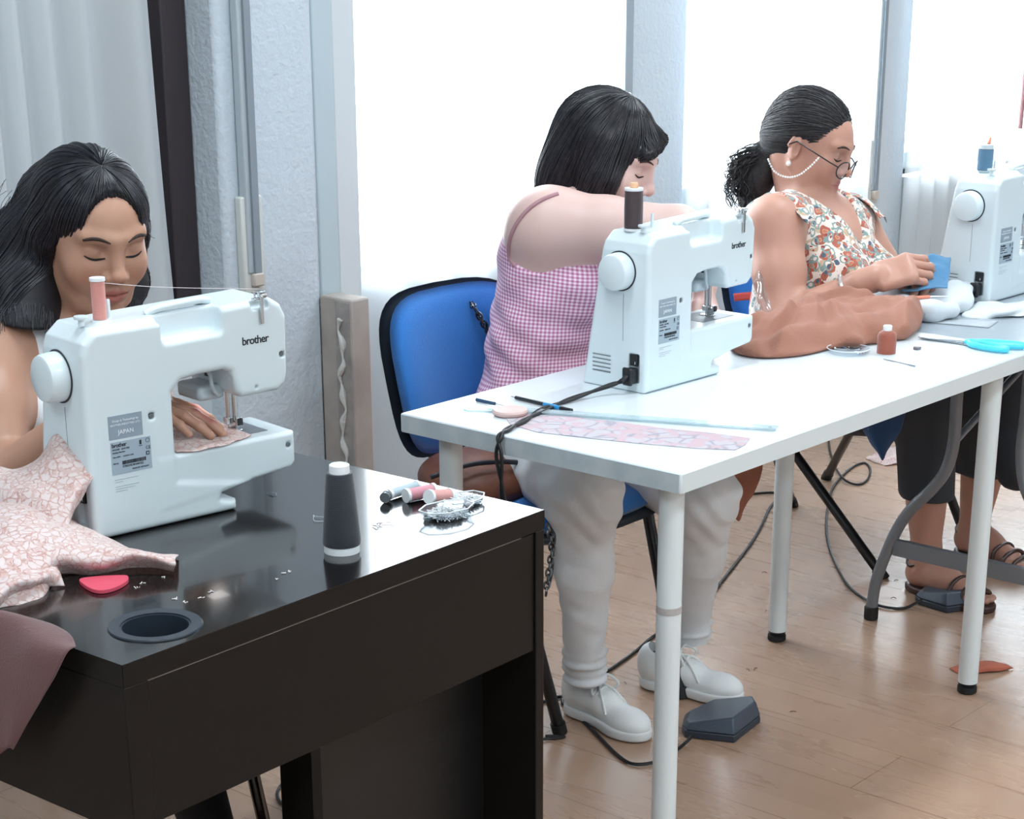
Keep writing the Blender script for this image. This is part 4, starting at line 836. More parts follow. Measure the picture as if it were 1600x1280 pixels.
def strands(Fh,c0,pole,c1,n,m,name,parent,r=.0013,seed=0,ang=(0,2*PI),sweep=1.75,jit=.004,npt=16,wave=0.,lo=.0,rmax=.2,off=.0008,cutfn=None):
    rg=np.random.default_rng(seed); c0=V3(c0); c1=V3(c1); ax=nrm(pole); u=nrm(np.cross(ax,(.3,.8,.1))); w=np.cross(ax,u); b=MB(); dn=nrm(c1-c0) if np.linalg.norm(c1-c0)>1e-6 else None
    th=rg.uniform(ang[0],ang[1],n); t0=rg.uniform(lo,.55,n)*rg.random(n); t1=rg.uniform(.85,1.0,n)
    T=t0[:,None]+(t1-t0)[:,None]*np.linspace(0,1,npt)[None,:]
    if dn is not None:
        ph=np.minimum(T/.5,1)*sweep; mv=np.maximum(T-.5,0)/.5
    else: ph=T*sweep; mv=T*0
    th_=th[:,None]+.10*np.sin(T*5+rg.uniform(0,6,n)[:,None])*wave
    D=(np.cos(ph)[...,None]*ax+np.sin(ph)[...,None]*(np.cos(th_)[...,None]*u+np.sin(th_)[...,None]*w))
    if dn is not None: D=D-dn*(D@dn)[...,None]*np.clip(mv*1.6,0,1)[...,None]; D/=np.linalg.norm(D,axis=-1,keepdims=True)
    O=c0+mv[...,None]*(c1-c0)
    ss=np.linspace(.02,rmax,60); P=O[...,None,:]+D[...,None,:]*ss[None,None,:,None]; d=Fh.at(P); neg=(d<0); last=59-np.argmax(neg[...,::-1],axis=-1); ok=neg.any(-1)
    s1=ss[last]; i2=np.minimum(last+1,59); da=np.take_along_axis(d,last[...,None],-1)[...,0]; db_=np.take_along_axis(d,i2[...,None],-1)[...,0]; s=s1+(ss[i2]-s1)*np.clip(da/(da-db_-1e-9),0,1)
    P=O+D*(s+off+rg.normal(0,jit*.25,n)[:,None])[...,None]
    for i in range(n):
        if not ok[i].all(): 
            k=int(np.argmin(ok[i])); 
            if k<4: continue
        else: k=npt
        Q=P[i,:k]; dd=np.linalg.norm(np.diff(Q,axis=0),axis=1)
        if dd.max()>.045: 
            k=int(np.argmax(dd>.045))+1
            if k<4: continue
            Q=Q[:k]
        if cutfn is not None:
            msk=cutfn(Q)
            if not msk.all(): 
                k=int(np.argmin(msk))
                if k<4: continue
                Q=Q[:k]
        kk=len(Q); b.tube([Vector(q) for q in Q],[r*(.55+.55*math.sin(PI*(.15+.8*j/kk))) for j in range(kk)],5,cap=False)
    return b.obj(name,m,parent,smooth=80)
def hairmat(name,c,c2,r=.34):
    m=mat(name,c,r,spec=.45); nt=m.node_tree; b=bsdf(m); t=nt.nodes.new('ShaderNodeTexNoise'); t.inputs['Scale'].default_value=90; tc=nt.nodes.new('ShaderNodeTexCoord'); nt.links.new(tc.outputs['Object'],t.inputs['Vector'])
    q=nt.nodes.new('ShaderNodeValToRGB'); q.color_ramp.elements[0].color=lin(c); q.color_ramp.elements[1].color=lin(c2); q.color_ramp.elements[0].position=.45; q.color_ramp.elements[1].position=.75; nt.links.new(t.outputs['Fac'],q.inputs[0]); nt.links.new(q.outputs[0],b.inputs['Base Color']); return m
def bend(V,amp,sc,seed,stretch=(1,1,1)):
    """soft cloth wrinkles: moves vertices by noise"""
    out=V.copy()
    for i,p in enumerate(V):
        q=Vector((p[0]*stretch[0],p[1]*stretch[1],p[2]*stretch[2]))*sc+Vector((seed,0,0)); n_=noise.noise_vector(q); out[i]=(p[0]+n_.x*amp,p[1]+n_.y*amp,p[2]+n_.z*amp*.5)
    return out
def onbody(F_,p,d,off=.002):
    """first point of the body met when coming in along d towards p"""
    d=nrm(d); ts=np.linspace(.25,-.12,260); Q=V3(p)+ts[:,None]*d; v=F_.at(Q); k=int(np.argmax(v<0)); return tuple(Q[k]+d*off)
def vdir(a,b): return nrm(V3(b)-V3(a))
RIGHT=V3((.6565,-.7543,0)); TOCAM=V3((-.7543,-.6565,0)); UP=V3((0,0,1))
# ---------------------------------------------------------------- the girl at the dark desk
girl=thing('person','young person with long black hair in a white tank top sewing at the dark desk','person',(-0.1441,1.462,0))
G0=Vector(girl.location)
M_sk1=skin('tan_skin',(180,137,115),(166,100,92))
def finish(root):
    for ch in root.children: ch.matrix_parent_inverse=Matrix.Translation(-root.location)
hc=V3((-0.5053,0.7528,1.093)); hf=.56*RIGHT+.80*TOCAM-.36*UP; hu=UP*1.0+.02*RIGHT
F=Field(); fr1=head(F,hc,hf,hu,1.0)
nb=V3((-0.5239,0.8183,0.9321)); sR=V3((-0.6613,0.8111,0.9248)); sL=V3((-0.3912,0.817,0.8518)); ch=V3((-0.5456,0.8203,0.7969)); pel=V3((-0.5567,0.8571,0.568))
rd=nrm(sR-sL); fd=nrm(np.cross((0,0,1),rd)); RT=np.stack([rd,fd,np.cross(rd,fd)],1)
F.cap(hc-.02*nrm(hf)+V3((0,0,-.05)),nb,.052,.056,k=.02); 
F.cap(nb+V3((0,0,-.01)),sR+V3((0,0,.015)),.040,.042,k=.035).cap(nb+V3((0,0,-.01)),sL+V3((0,0,.015)),.040,.042,k=.035)
F.ell(ch+V3((0,0,.02)),(.150,.092,.15),R=RT,k=.05).ell(.5*(ch+pel),(.125,.088,.14),R=RT,k=.05).ell(pel,(.165,.115,.10),R=RT,k=.05)
for s in(-1,1): F.ell(ch+rd*s*.07+fd*.065+V3((0,0,.0)),(.055,.05,.055),k=.03)
eR=V3((-0.7488,0.6803,0.7616)); wR=V3(local(m1,(.124,.158,.150))); eL=V3((-0.4585,0.6731,0.6469)); wL=V3((-0.5355,0.591,0.6293))
for s_,e_,w_ in((sR,eR,wR),(sL,eL,wL)):
    F.cap(s_,s_+.45*(e_-s_),.052,.045,k=.035).cap(s_+.45*(e_-s_),e_,.045,.037,k=.02).cap(e_,w_,.037,.024,k=.02)
hd=V3(local(m1,(.226,.012,.132)))-wR
hand(F,wR,hd,UP*1.0,side=-1,curl=(.26,.24,.24,.26),spread=.03,thumb=(.45,.25),sc=.93)
hand(F,wL,V3((-0.625,0.5635,0.6268))-wL,UP*.9,side=1,curl=(.2,.2,.2,.2),sc=.95)
lo=np.minimum(ch,hc)-.35; hi=hc+.16
zc=nb[2]-.02
body=grids(F,[((hc[0]-.15,hc[1]-.15,zc-.01),(hc[0]+.15,hc[1]+.15,hc[2]+.15),.0021),((wR[0]-.03,.28,.74),(wR[0]+.28,wR[1]+.09,.96),.0019),
 ((-1.05,.30,.45),(-.15,1.40,hc[2]+.02),.0042)],'body',M_sk1,girl,fr1)
face_parts(F,fr1,girl,(44,30,26),1.0)
# hair: cap, long falls on both sides
M_h1=hairmat('black_hair',(14,14,20),(30,30,42),.30)
H_=Field(); H_.frame(fr1[0],fr1[1],fr1[2])
H_.ell((0,-.022,.030),(.081,.101,.086),k=.02); H_.ell((0,-.075,-.03),(.075,.05,.09),k=.03)
H_.ell((0,.006,.044),(.071,.080,.060),k=.02)
H_.ell((.004,.104,.010),(.055,.063,.096),k=.004,sub=True); H_.ell((0,.12,-.06),(.075,.085,.09),k=.02,sub=True); H_.box((0,.075,-.07),(.09,.060,.06),.02,k=.015,sub=True)
H_.frame()
M_h1b=hairmat('black_hair_under',(14,14,20),(24,24,34),.62)
H_.ell(V3(WH0(fr1,(.074,-.012,-.012))),(.024,.04,.05),R=fr1[1],k=.015).ell(V3(WH0(fr1,(-.074,-.012,-.012))),(.020,.04,.05),R=fr1[1],k=.015)
hl=[(-0.5037,0.8518,1.131),(-0.5536,0.8388,1.059),(-0.5915,0.8175,0.9971),(-0.6247,0.7811,0.9475)]
H_.chain([V3(p) for p in hl],[.050,.052,.052,.050],k=.03)
hl2=[(-0.5447,0.8998,1.071),(-0.5868,0.8828,1.009),(-0.6245,0.8613,0.947)]; H_.chain([V3(p) for p in hl2],[.042,.045,.045],k=.03)
hl3=[(-0.3922,0.8314,1.121),(-0.3957,0.8152,1.052),(-0.4145,0.791,0.996),(-0.4335,0.7773,0.9594)]; H_.chain([V3(p) for p in hl3],[.032,.026,.026,.024],k=.03)
H_.cut(V3((-0.6026,0.7956,0.962)),UP*-1-.18*RIGHT,k=.006)
hb=grids(H_,[(hc-V3((.24,.24,.26)),hc+V3((.24,.24,.19)),.0032)],'hair',M_h1b,girl)
def lock(name,pts,rs,n,m,parent,seed,r=.0013,end=.03):
    rg_=random.Random(seed); P=spline([Vector(p) for p in pts],6); N=len(P); b=MB()
    for i in range(n):
        a=rg_.uniform(0,2*PI); f=rg_.uniform(.98,1.03); k0=rg_.randint(0,N//3); k1=N; q=[]; ph=rg_.uniform(0,6)
        for j in range(k0,k1):
            t=j/(N-1); x_=t*(len(rs)-1); i0=min(int(x_),len(rs)-2); R_=rs[i0]+(rs[i0+1]-rs[i0])*(x_-i0)
            d_=(P[min(j+1,N-1)]-P[max(j-1,0)]).normalized(); u_=Vector(RIGHT)-d_*d_.dot(Vector(RIGHT)); u_.normalize(); w_=d_.cross(u_)
            q.append(P[j]+(u_*math.cos(a+.15*math.sin(3*t+ph))+w_*math.sin(a+.15*math.sin(3*t+ph)))*R_*f)
        q.append(q[-1]+(q[-1]-q[-2]).normalized()*rg_.uniform(0,end)); b.tube(q,[r*min(1,(len(q)-j)/3+.15) for j in range(len(q))],5,cap=False)
    return b.obj(name,m,parent,smooth=80)
strands(H_,hc+V3((0,0,.02)),nrm(UP*1.0+.60*nrm(hf)),hc-RIGHT*.075+V3((0,0,-.19)),1300,M_h1,'hair_strands',hb,seed=2,r=.0013,npt=22,wave=.12,rmax=.24)
lock('hair_strands',hl,[.050,.052,.052,.050],260,M_h1,hb,41,r=.001); lock('hair_strands',hl2,[.042,.045,.045],160,M_h1,hb,42,r=.001); lock('hair_strands',hl3,[.032,.026,.026,.024],200,M_h1,hb,43,end=.012)
fl=MB(); rg=random.Random(11)
for i in range(0):
    a=V3((-0.505,0.7922,1.198))+RIGHT*rg.uniform(-.05,.09)+UP*rg.uniform(-.012,.004); b_=a+RIGHT*rg.uniform(-.03,.05)+UP*rg.uniform(.0,.014)-TOCAM*.01; fl.tube(spline([a,(a+b_)/2+UP*.008,b_],3),.00035,4)
for i in range(40):
    a=V3((-0.5456,0.8284,1.117))+RIGHT*rg.uniform(-.05,.0)+UP*rg.uniform(-.05,.05); b_=a-RIGHT*rg.uniform(.01,.03)-UP*rg.uniform(.02,.08); fl.tube(spline([a,(a+b_)/2-RIGHT*.006,b_],3),.00035,4)
fl.tube(spline([V3((-0.4557,0.6833,1.099)),V3((-0.4615,0.6668,1.086)),V3((-0.458,0.6609,1.082))],4),.0004,4)
fl.obj('flyaway_hair',M_h1,hb)
# white tank top
M_white=mat('white_jersey',(226,230,234),.85,sheen=.2,bump=(500,.1))
C=Field(); C.ell(ch+V3((0,0,.02)),(.150,.092,.15),R=RT,k=.05).ell(.5*(ch+pel),(.125,.088,.14),R=RT,k=.05).ell(pel,(.165,.115,.10),R=RT,k=.05)
for s in(-1,1): C.ell(ch+rd*s*.07+fd*.065,(.055,.05,.055),k=.03)
C.cap(nb+V3((0,0,-.01)),sR+V3((0,0,.015)),.040,.042,k=.035).cap(nb+V3((0,0,-.01)),sL+V3((0,0,.015)),.040,.042,k=.035)
C.inflate(.006)
C.cap(sR+rd*.030,sR+rd*.2,.066,.12,k=.008,sub=True).cap(sR-V3((0,0,.06))+rd*.045,sR-V3((0,0,.14))+rd*.055,.05,.03,k=.01,sub=True).cap(sL-rd*.012,sL-rd*.2,.072,.12,k=.008,sub=True)
C.cap(nb+V3((0,0,.035))+fd*.05,nb+V3((0,0,.1))+fd*.05,.055,.10,k=.008,sub=True)
grids(C,[((-1.05,.45,.45),(-.15,1.35,nb[2]+.06),.004)],'tank_top',M_white,girl)
# trousers, feet
Lg=Field(); kR=V3((-.62,.52,.46)); aR=V3((-0.4463,0.6364,0.1)); kL=V3((-.32,.62,.46)); aL=V3((-.15,.72,.1))
M_blktr=mat('black_trousers',(20,20,24),.85)
for k_,a_,s in((kR,aR,1),(kL,aL,-1)): Lg.cap(pel+rd*.08*s+V3((0,0,-.03)),k_,.085,.062,k=.03).cap(k_,a_,.058,.044,k=.03)
Lg.ell(pel+V3((0,0,-.03)),(.172,.122,.09),R=RT,k=.03)
grids(Lg,[((-1.05,.3,.08),(0,1.4,.72),.007)],'trousers',M_blktr,girl)
Ft=Field()
for a_ in (aR,aL): Ft.cap(a_,a_-V3((0,0,.06)),.035,.030,k=.02).cap(a_-V3((0,.0,.065)),a_+V3((.02,-.15,-.075)),.032,.022,k=.02)
grids(Ft,[((-.8,.2,0.003),(.1,1.0,.16),.005)],'shoes',mat('dusky_pink_shoe',(120,70,66),.6),girl)
finish(girl)
# ---------------------------------------------------------------- the woman in pink gingham
w2=thing('person','person with a dark bob in pink gingham and white trousers at the white table','person',(.55,.70,0))
M_sk2=skin('fair_skin',(214,182,174),(184,122,122))
hc=V3((0.7699,0.7564,1.096)); hf=.90*RIGHT+.36*TOCAM-.42*UP; hu=UP*1.0+.12*RIGHT
F=Field(); fr2=head(F,hc,hf,hu,1.0,nose=1.1)
nb=V3((0.7517,0.7797,0.9781)); sR=V3((0.5815,0.7495,0.9779)); sL=V3((0.9384,0.8236,0.9178)); ch=V3((0.679,0.8016,0.8615)); pel=V3((0.6285,0.8024,0.5703)); ws=V3((0.6456,0.807,0.7077))
rd=nrm(sR-sL); fd=nrm(np.cross((0,0,1),rd)); fd=nrm(fd); RT=np.stack([rd,fd,np.cross(rd,fd)],1); rd2=nrm(.75*TOCAM-.55*RIGHT); fd2=nrm(np.cross((0,0,1),rd2)); RP=np.stack([rd2,fd2,UP],1)
F.cap(hc-.03*nrm(hf)+V3((0,0,-.05)),nb,.052,.056,k=.02)
def torso2(T_):
    T_.cap(nb-V3((0,0,.015)),sR+V3((0,0,.01)),.050,.056,k=.04).cap(nb-V3((0,0,.015)),sL+V3((0,0,.01)),.048,.05,k=.04)
    T_.ell(ch+V3((0,0,.03)),(.155,.108,.13),R=RT,k=.05).ell(.5*(ch+ws)+RIGHT*.012,(.145,.112,.11),R=RT,k=.05).ell(ws,(.140,.108,.11),R=RT,k=.05).ell(pel+V3((0,0,.02)),(.168,.125,.11),R=RP,k=.05)
    for s in(-1,1): T_.ell(ch+rd*s*.07+fd*.085-V3((0,0,.02)),(.062,.06,.06),k=.03)
torso2(F); F.cap(sR-V3((0,0,.02))-fd*.03,sR-V3((0,0,.07))-fd*.04-rd*.02,.052,.045,k=.04)
eR=V3((0.6957,0.522,0.9789)); wR=V3((0.9077,0.6495,0.8879)); eL=V3((1.05,0.744,0.888)); wL=V3((0.949,0.6364,0.8308))
F.cap(sR,sR+.45*(eR-sR),.070,.058,k=.04).cap(sR+.45*(eR-sR),eR,.056,.044,k=.02).cap(eR,wR,.042,.027,k=.02)
F.cap(sL,eL,.054,.042,k=.03).cap(eL,wL,.040,.026,k=.02)
hand(F,wR,V3((0.9062,0.6049,0.8003))-wR,RIGHT*.5+UP*.3-TOCAM*.2,side=-1,curl=(.5,.5,.6,.6)); hand(F,wL,V3((0.9298,0.6015,0.784))-wL,RIGHT*.7+UP*.4,side=1,curl=(.5,.5,.6,.6))
zc=nb[2]+.005
grids(F,[((hc[0]-.15,hc[1]-.15,hc[2]-.14),(hc[0]+.15,hc[1]+.15,hc[2]+.15),.0023),((.25,.35,.52),(1.35,1.30,hc[2]+.02),.0042)],'body',M_sk2,w2,fr2)
face_parts(F,fr2,w2,(70,46,40),.8)
M_h2=hairmat('dark_brown_black_hair',(22,22,28),(46,42,46),.30)
H_=Field(); H_.frame(fr2[0],fr2[1],fr2[2])
H_.ell((0,-.020,.032),(.087,.107,.094),k=.02)
H_.ell((0,-.060,-.055),(.085,.062,.085),k=.04)
for s in(-1,1): H_.chain([V3((s*.066,.0,.03)),V3((s*.072,.024,-.03)),V3((s*.068,.030,-.085)),V3((s*.064,.026,-.122))],[.036,.032,.030,.022],k=.03)
H_.ell((0,-.045,-.105),(.076,.055,.045),k=.03)
H_.ell((0,.112,-.02),(.075,.066,.078),k=.012,sub=True); H_.ell((0,.09,-.10),(.060,.07,.085),k=.02,sub=True)
H_.cap((-.055,.070,.064),(.045,.086,.046),.018,.014,k=.025)
H_.frame()
hb=grids(H_,[(hc-V3((.2,.2,.2)),hc+V3((.2,.2,.18)),.003)],'hair',M_h2,w2)
strands(H_,hc+V3((0,0,.02)),nrm(UP*1.0+.45*nrm(hf)),hc-fr2[1][:,2]*.14-fr2[1][:,1]*.015,900,M_h2,'hair_strands',hb,seed=5,r=.0014,wave=.3,rmax=.2)
fl=MB(); rg=random.Random(21)
for i in range(45):
    a=V3((0.7591,0.8493,1.126))+RIGHT*rg.uniform(-.01,.03)+UP*rg.uniform(-.05,.03); b_=V3((0.7158,0.8569,1.046))+RIGHT*rg.uniform(-.012,.04)+UP*rg.uniform(-.03,.02); mid=(a+b_)/2-RIGHT*rg.uniform(0,.018); fl.tube(spline([a,mid,b_,b_+RIGHT*rg.uniform(.0,.02)-UP*rg.uniform(-.01,.015)],4),.0005,4)
fl.obj('flyaway_hair',hairmat('reddish_hair_ends',(92,64,74),(120,84,92)),hb)
# gingham top
def gingham():
    m=mat('pink_gingham',(214,170,200),.85,sheen=.15,bump=(9,.25)); nt=m.node_tree; b=bsdf(m); N=nt.nodes.new; L_=nt.links.new
    u=N('ShaderNodeUVMap'); u.uv_map='cloth'; sp=N('ShaderNodeSeparateXYZ'); L_(u.outputs[0],sp.inputs[0]); o=[]
    for i in(0,1):
        a=N('ShaderNodeMath'); a.operation='MULTIPLY'; a.inputs[1].default_value=1/.0074; L_(sp.outputs[i],a.inputs[0])
        f=N('ShaderNodeMath'); f.operation='FRACT'; L_(a.outputs[0],f.inputs[0]); g=N('ShaderNodeMath'); g.operation='GREATER_THAN'; g.inputs[1].default_value=.5; L_(f.outputs[0],g.inputs[0]); o.append(g)
    s=N('ShaderNodeMath'); s.operation='ADD'; L_(o[0].outputs[0],s.inputs[0]); L_(o[1].outputs[0],s.inputs[1]); d=N('ShaderNodeMath'); d.operation='MULTIPLY'; d.inputs[1].default_value=.5; L_(s.outputs[0],d.inputs[0])
    r=N('ShaderNodeValToRGB'); e=r.color_ramp.elements; e[0].color=lin((240,222,234)); e[1].color=lin((176,104,142)); e[1].position=1.; k=e.new(.5); k.color=lin((212,164,192)); L_(d.outputs[0],r.inputs[0]); L_(r.outputs[0],b.inputs['Base Color']); return m
C=Field(); torso2(C); C.inflate(.007)
C.cap(sR+rd*.0+V3((0,0,.05)),sR+rd*.22+V3((0,0,.05)),.105,.15,k=.01,sub=True).cap(sR-V3((0,0,.030))+rd*.05,sR-V3((0,0,.050))+rd*.2,.062,.07,k=.012,sub=True).cap(sL-rd*.01,sL-rd*.2,.08,.12,k=.01,sub=True)
C.cap(nb+V3((0,0,.01))+fd*.02,nb+V3((0,0,.12))+fd*.02,.080,.12,k=.01,sub=True); C.cut(pel-V3((0,0,.015)),(0,0,-1),k=.01)
def folds(V):
    axp=ws; q=V-axp; a=q@rd; c_=q@fd; z=q[:,2]
    d=.0035*np.sin((z*1.0+.55*c_)*95+6*np.sin(a*9))*np.exp(-((z-.02)/.11)**2)+.002*np.sin((z-.8*c_)*70+2)
    n_=np.stack([q[:,0],q[:,1],q[:,2]*0],1); n_/=np.linalg.norm(n_,axis=1)[:,None]+1e-6
    return V+n_*d[:,None]
g=grids(C,[((.25,.35,.52),(1.25,1.25,1.08),.004)],'gingham_top',gingham(),w2,post=folds)
me=g.data; uv=me.uv_layers.new(name='cloth'); vi=np.empty(len(me.loops),np.int32); me.loops.foreach_get('vertex_index',vi); P=np.empty(len(me.vertices)*3); me.vertices.foreach_get('co',P); P=P.reshape(-1,3); q=P-ws
th=np.arctan2(q@fd,q@rd); uu=th*.135; vv=q[:,2]+.12*np.sin(th)*q[:,2]; uv.data.foreach_set('uv',np.stack([uu[vi],vv[vi]],1).ravel().astype(np.float32))
bd=[onbody(F,p_,TOCAM,.003) for p_ in ((0.6405,0.781,1.044),(0.6172,0.8027,1.034),(0.5924,0.8199,1.013),(0.5689,0.8298,0.9806),(0.5537,0.8302,0.9483),(0.5455,0.8232,0.9172),(0.5494,0.8099,0.9004))]
MB().tube(spline(bd,6),.0042,8).obj('shoulder_binding',mat('pink_brown_binding',(176,134,140),.85),g)
# white trousers
M_tr=mat('white_denim',(222,226,230),.8,sheen=.1,bump=(260,.12)); nt=M_tr.node_tree
Lg=Field(); kR=V3((0.3886,0.503,0.5197)); aR=V3((0.4844,0.5718,0.0954)); kL=V3((0.6772,0.4325,0.4646)); aL=V3((0.8153,0.5533,0.0782)); hR=pel+rd2*.085-V3((0,0,.02)); hL=pel-rd2*.085-V3((0,0,.02))
Lg.ell(pel,(.175,.130,.115),R=RP,k=.03)
Lg.cap(hR,kR,.098,.072,k=.04).cap(hL,kL,.098,.070,k=.04)
for k_,a_ in((kR,aR),(kL,aL)):
    m_=k_+.38*(a_-k_); Lg.cap(k_,m_,.068,.053,k=.03).cap(m_,a_,.053,.036,k=.03)
    d_=nrm(a_-k_)
    for j in range(4): Lg.ell(a_+d_*(-.070+.021*j)+V3(((-1)**j*.004,(-1)**j*.003,0)),(.047,.047,.012),k=.008)
def tf(V):
    out=bend(V,.0035,22,3,(1,1,1.6))
    for k_,rr in((kR,.0030),(kL,.0030)):
        q=out-k_; r_=np.linalg.norm(q,axis=1); w_=np.exp(-(r_/.12)**2); s_=np.sin((q@nrm(V3((.4,-.4,1.2))))*120+3*np.sin(q@RIGHT*30)); n_=q/(r_[:,None]+1e-6); out=out+n_*(s_*w_*rr)[:,None]
    return out
grids(Lg,[((.1,.2,.09),(1.25,1.25,.72),.0046)],'trousers',M_tr,w2,post=tf)
sm=MB(); sd=[kR+TOCAM*.045+RIGHT*.055+V3((0,0,-.02)),aR+TOCAM*.0+RIGHT*.04]
# sneakers
M_snk=mat('white_sneaker',(226,228,228),.6,bump=(90,.1)); M_sole=mat('white_sole',(218,220,220),.5); M_lace=mat('white_lace',(224,226,224),.8); M_in=mat('dark_lining',(44,50,60),.9)
def sneaker(root,heel,toe,name='sneaker',lift=0):
    """heel and toe on the floor"""
    h_=V3(heel); t_=V3(toe); y=nrm(t_-h_); x=np.cross(y,UP); R=np.stack([x,y,UP],1); L_=np.linalg.norm(t_-h_); q=max(L_/.262,.9)
    A_=Field(); A_.frame(h_,R,q)
    A_.ell((0,.045,.055),(.034,.045,.045),k=.02).cap((0,.05,.06),(0,.13,.048),.036,.036,k=.03).ell((-.002,.20,.030),(.043,.060,.034),k=.03).cap((0,.035,.05),(0,.032,.078),.030,.031,k=.02).cap((0,.07,.06),(0,.075,.09),.03,.026,k=.02)
    A_.cap((0,.052,.094),(0,.052,.2),.0265,.035,k=.004,sub=True); A_.cut((0,0,.012),(0,0,-1))
    lo=np.minimum(h_,t_)-.08; hi=np.maximum(h_,t_)+.08; lo[2]=.002; hi[2]=.16
    s=grids(A_,[(lo,hi,.0028,None)],name,M_snk,root)
    B_=Field(); B_.frame(h_,R,q); B_.ell((0,.05,.014),(.037,.050,.05),k=.03).ell((-.002,.195,.014),(.047,.068,.05),k=.03).cap((0,.05,.014),(0,.19,.014),.034,.04,k=.02); B_.cut((0,0,.026),(0,0,1),k=.003); B_.cut((0,0,.003),(0,0,-1),k=.003)
    grids(B_,[(lo,hi,.0028)],'sole',M_sole,s)
    W_=lambda p:tuple(h_+R@(V3(p)*q)); l=MB()
    for j in range(5): yy=.098+.019*j; zz=.0985-.0105*j; l.tube(spline([W_((-.024,yy,zz-.012)),W_((0,yy+.004,zz+.001)),W_((.024,yy+.004,zz-.012))],4),.0030,6)
    for sx in(-1,1): l.tube(spline([W_((0,.098,.093)),W_((sx*.022,.105,.110)),W_((sx*.040,.125,.092)),W_((sx*.030,.118,.078)),W_((0,.102,.092))],5),.0028,6); l.tube(spline([W_((0,.10,.093)),W_((sx*.018,.13,.085)),W_((sx*.03,.155,.06)),W_((sx*.034,.165,.045))],5),.0024,6)
    l.obj('laces',M_lace,s); sm_=MB()
    for pts_ in ([(-.040,.150,.040),(-.028,.160,.062),(0,.168,.066),(.028,.160,.062),(.040,.150,.040)],[(-.036,.075,.040),(-.033,.060,.075),(-.022,.052,.092)],[(.036,.075,.040),(.033,.060,.075),(.022,.052,.092)]):
        sm_.tube(spline([onbody(A_,W_(p_),(V3(W_(p_))-V3(W_((0,p_[1],.03)))),.0) for p_ in pts_],5),.0011,6)
    sm_.obj('seam',mat('grey_stitching',(176,180,182),.8),s)
    MB().lathe([(.0,0),(.0262*q,0),(.0262*q,.004),(.0,.004)],W_((0,.052,.080)),n=20).obj('lining',M_in,s)
    return s
sneaker(w2,(0.5251,0.6477,-0),(0.4931,0.4626,0)); sneaker(w2,(0.7283,0.6158,-0),(0.7738,0.3991,0))
finish(w2)
# ---------------------------------------------------------------- the woman with glasses
w3=thing('person','person with curly ponytail and glasses in a flower-print blouse hand sewing at the far end','person',(1.65,.80,0))
M_sk3=skin('warm_tan_skin',(182,136,118),(166,104,98))
hc=V3((1.553,0.7694,1.054)); hf=.82*RIGHT+.50*TOCAM-.34*UP; hu=UP*1.0+.10*RIGHT
F=Field(); fr3=head(F,hc,hf,hu,.97,round_=.06,nose=1.15,cheek=1.12)
nb=V3((1.573,0.7803,0.9037)); sR=V3((1.363,0.7383,0.8876)); sL=V3((1.743,0.7648,0.8473)); ch=V3((1.571,0.7509,0.7834)); ws=V3((1.543,0.7366,0.6639)); pel=V3((1.571,0.7182,0.5068))
rd=nrm(sR-sL); fd=nrm(np.cross((0,0,1),rd)); RT=np.stack([rd,fd,np.cross(rd,fd)],1)
F.cap(hc-.050*nrm(hf)+V3((0,0,-.04)),nb-.012*nrm(hf),.054,.062,k=.012)
def torso3(T_):
    T_.cap(nb-V3((0,0,.01)),sR+V3((0,0,.01)),.052,.056,k=.04).cap(nb-V3((0,0,.01)),sL+V3((0,0,.01)),.052,.056,k=.04)
    T_.ell(ch,(.165,.118,.15),R=RT,k=.05).ell(ws,(.165,.135,.12),R=RT,k=.05).ell(pel,(.19,.14,.12),R=RT,k=.05)
    for s in(-1,1): T_.ell(ch+rd*s*.075+fd*.10-V3((0,0,.03)),(.07,.065,.065),k=.03)
torso3(F)
eR=V3((1.292,0.6537,0.6936)); wR=V3((1.373,0.4854,0.7966)); eL=V3((1.79,0.6729,0.7142)); wL=V3((1.539,0.5161,0.7873))
F.cap(sR,sR+.5*(eR-sR),.066,.058,k=.04).cap(sR+.5*(eR-sR),eR,.058,.046,k=.02).cap(eR,wR,.048,.028,k=.02)
F.cap(sL,eL,.060,.046,k=.03).cap(eL,wL,.044,.028,k=.02)
hand(F,wR,V3((1.424,0.4234,0.8194))-wR,UP*.75+TOCAM*.6,side=-1,curl=(.75,.8,.85,.8),spread=.03,thumb=(.35,.9),sc=1.05)
hand(F,wL,V3((1.502,0.4341,0.7967))-wL,UP*.6-TOCAM*.6,side=1,curl=(.75,.8,.8,.8),spread=.03,thumb=(.35,.9),sc=1.05)
zc=nb[2]+.0
grids(F,[((hc[0]-.16,hc[1]-.16,hc[2]-.15),(hc[0]+.16,hc[1]+.16,hc[2]+.16),.0025),((wR[0]-.04,wR[1]-.20,.70),(wR[0]+.30,wR[1]+.16,.93),.0022),
 ((1.0,.25,.50),(2.20,1.40,hc[2]+.02),.0046)],'body',M_sk3,w3,fr3)
face_parts(F,fr3,w3,(60,42,38),1.0)
M_h3=hairmat('dark_wavy_hair',(26,24,28),(48,42,42),.55)
H_=Field(); H_.frame(fr3[0],fr3[1],fr3[2])
H_.ell((0,-.022,.038),(.086,.104,.090),k=.02); H_.ell((0,-.08,-.005),(.06,.045,.06),k=.03)
H_.ell((0,.100,.02),(.070,.058,.072),k=.014,sub=True); H_.ell((0,.10,-.06),(.10,.10,.085),k=.015,sub=True)
for s in(-1,1): H_.ell((s*.085,.004,-.03),(.03,.034,.052),k=.01,sub=True)
H_.frame()
pt=[V3((1.558,0.8528,1.039)),V3((1.543,0.888,1.011)),V3((1.533,0.908,0.9661)),V3((1.527,0.9205,0.9175))]; H_.chain(pt,[.030,.040,.042,.026],k=.02)
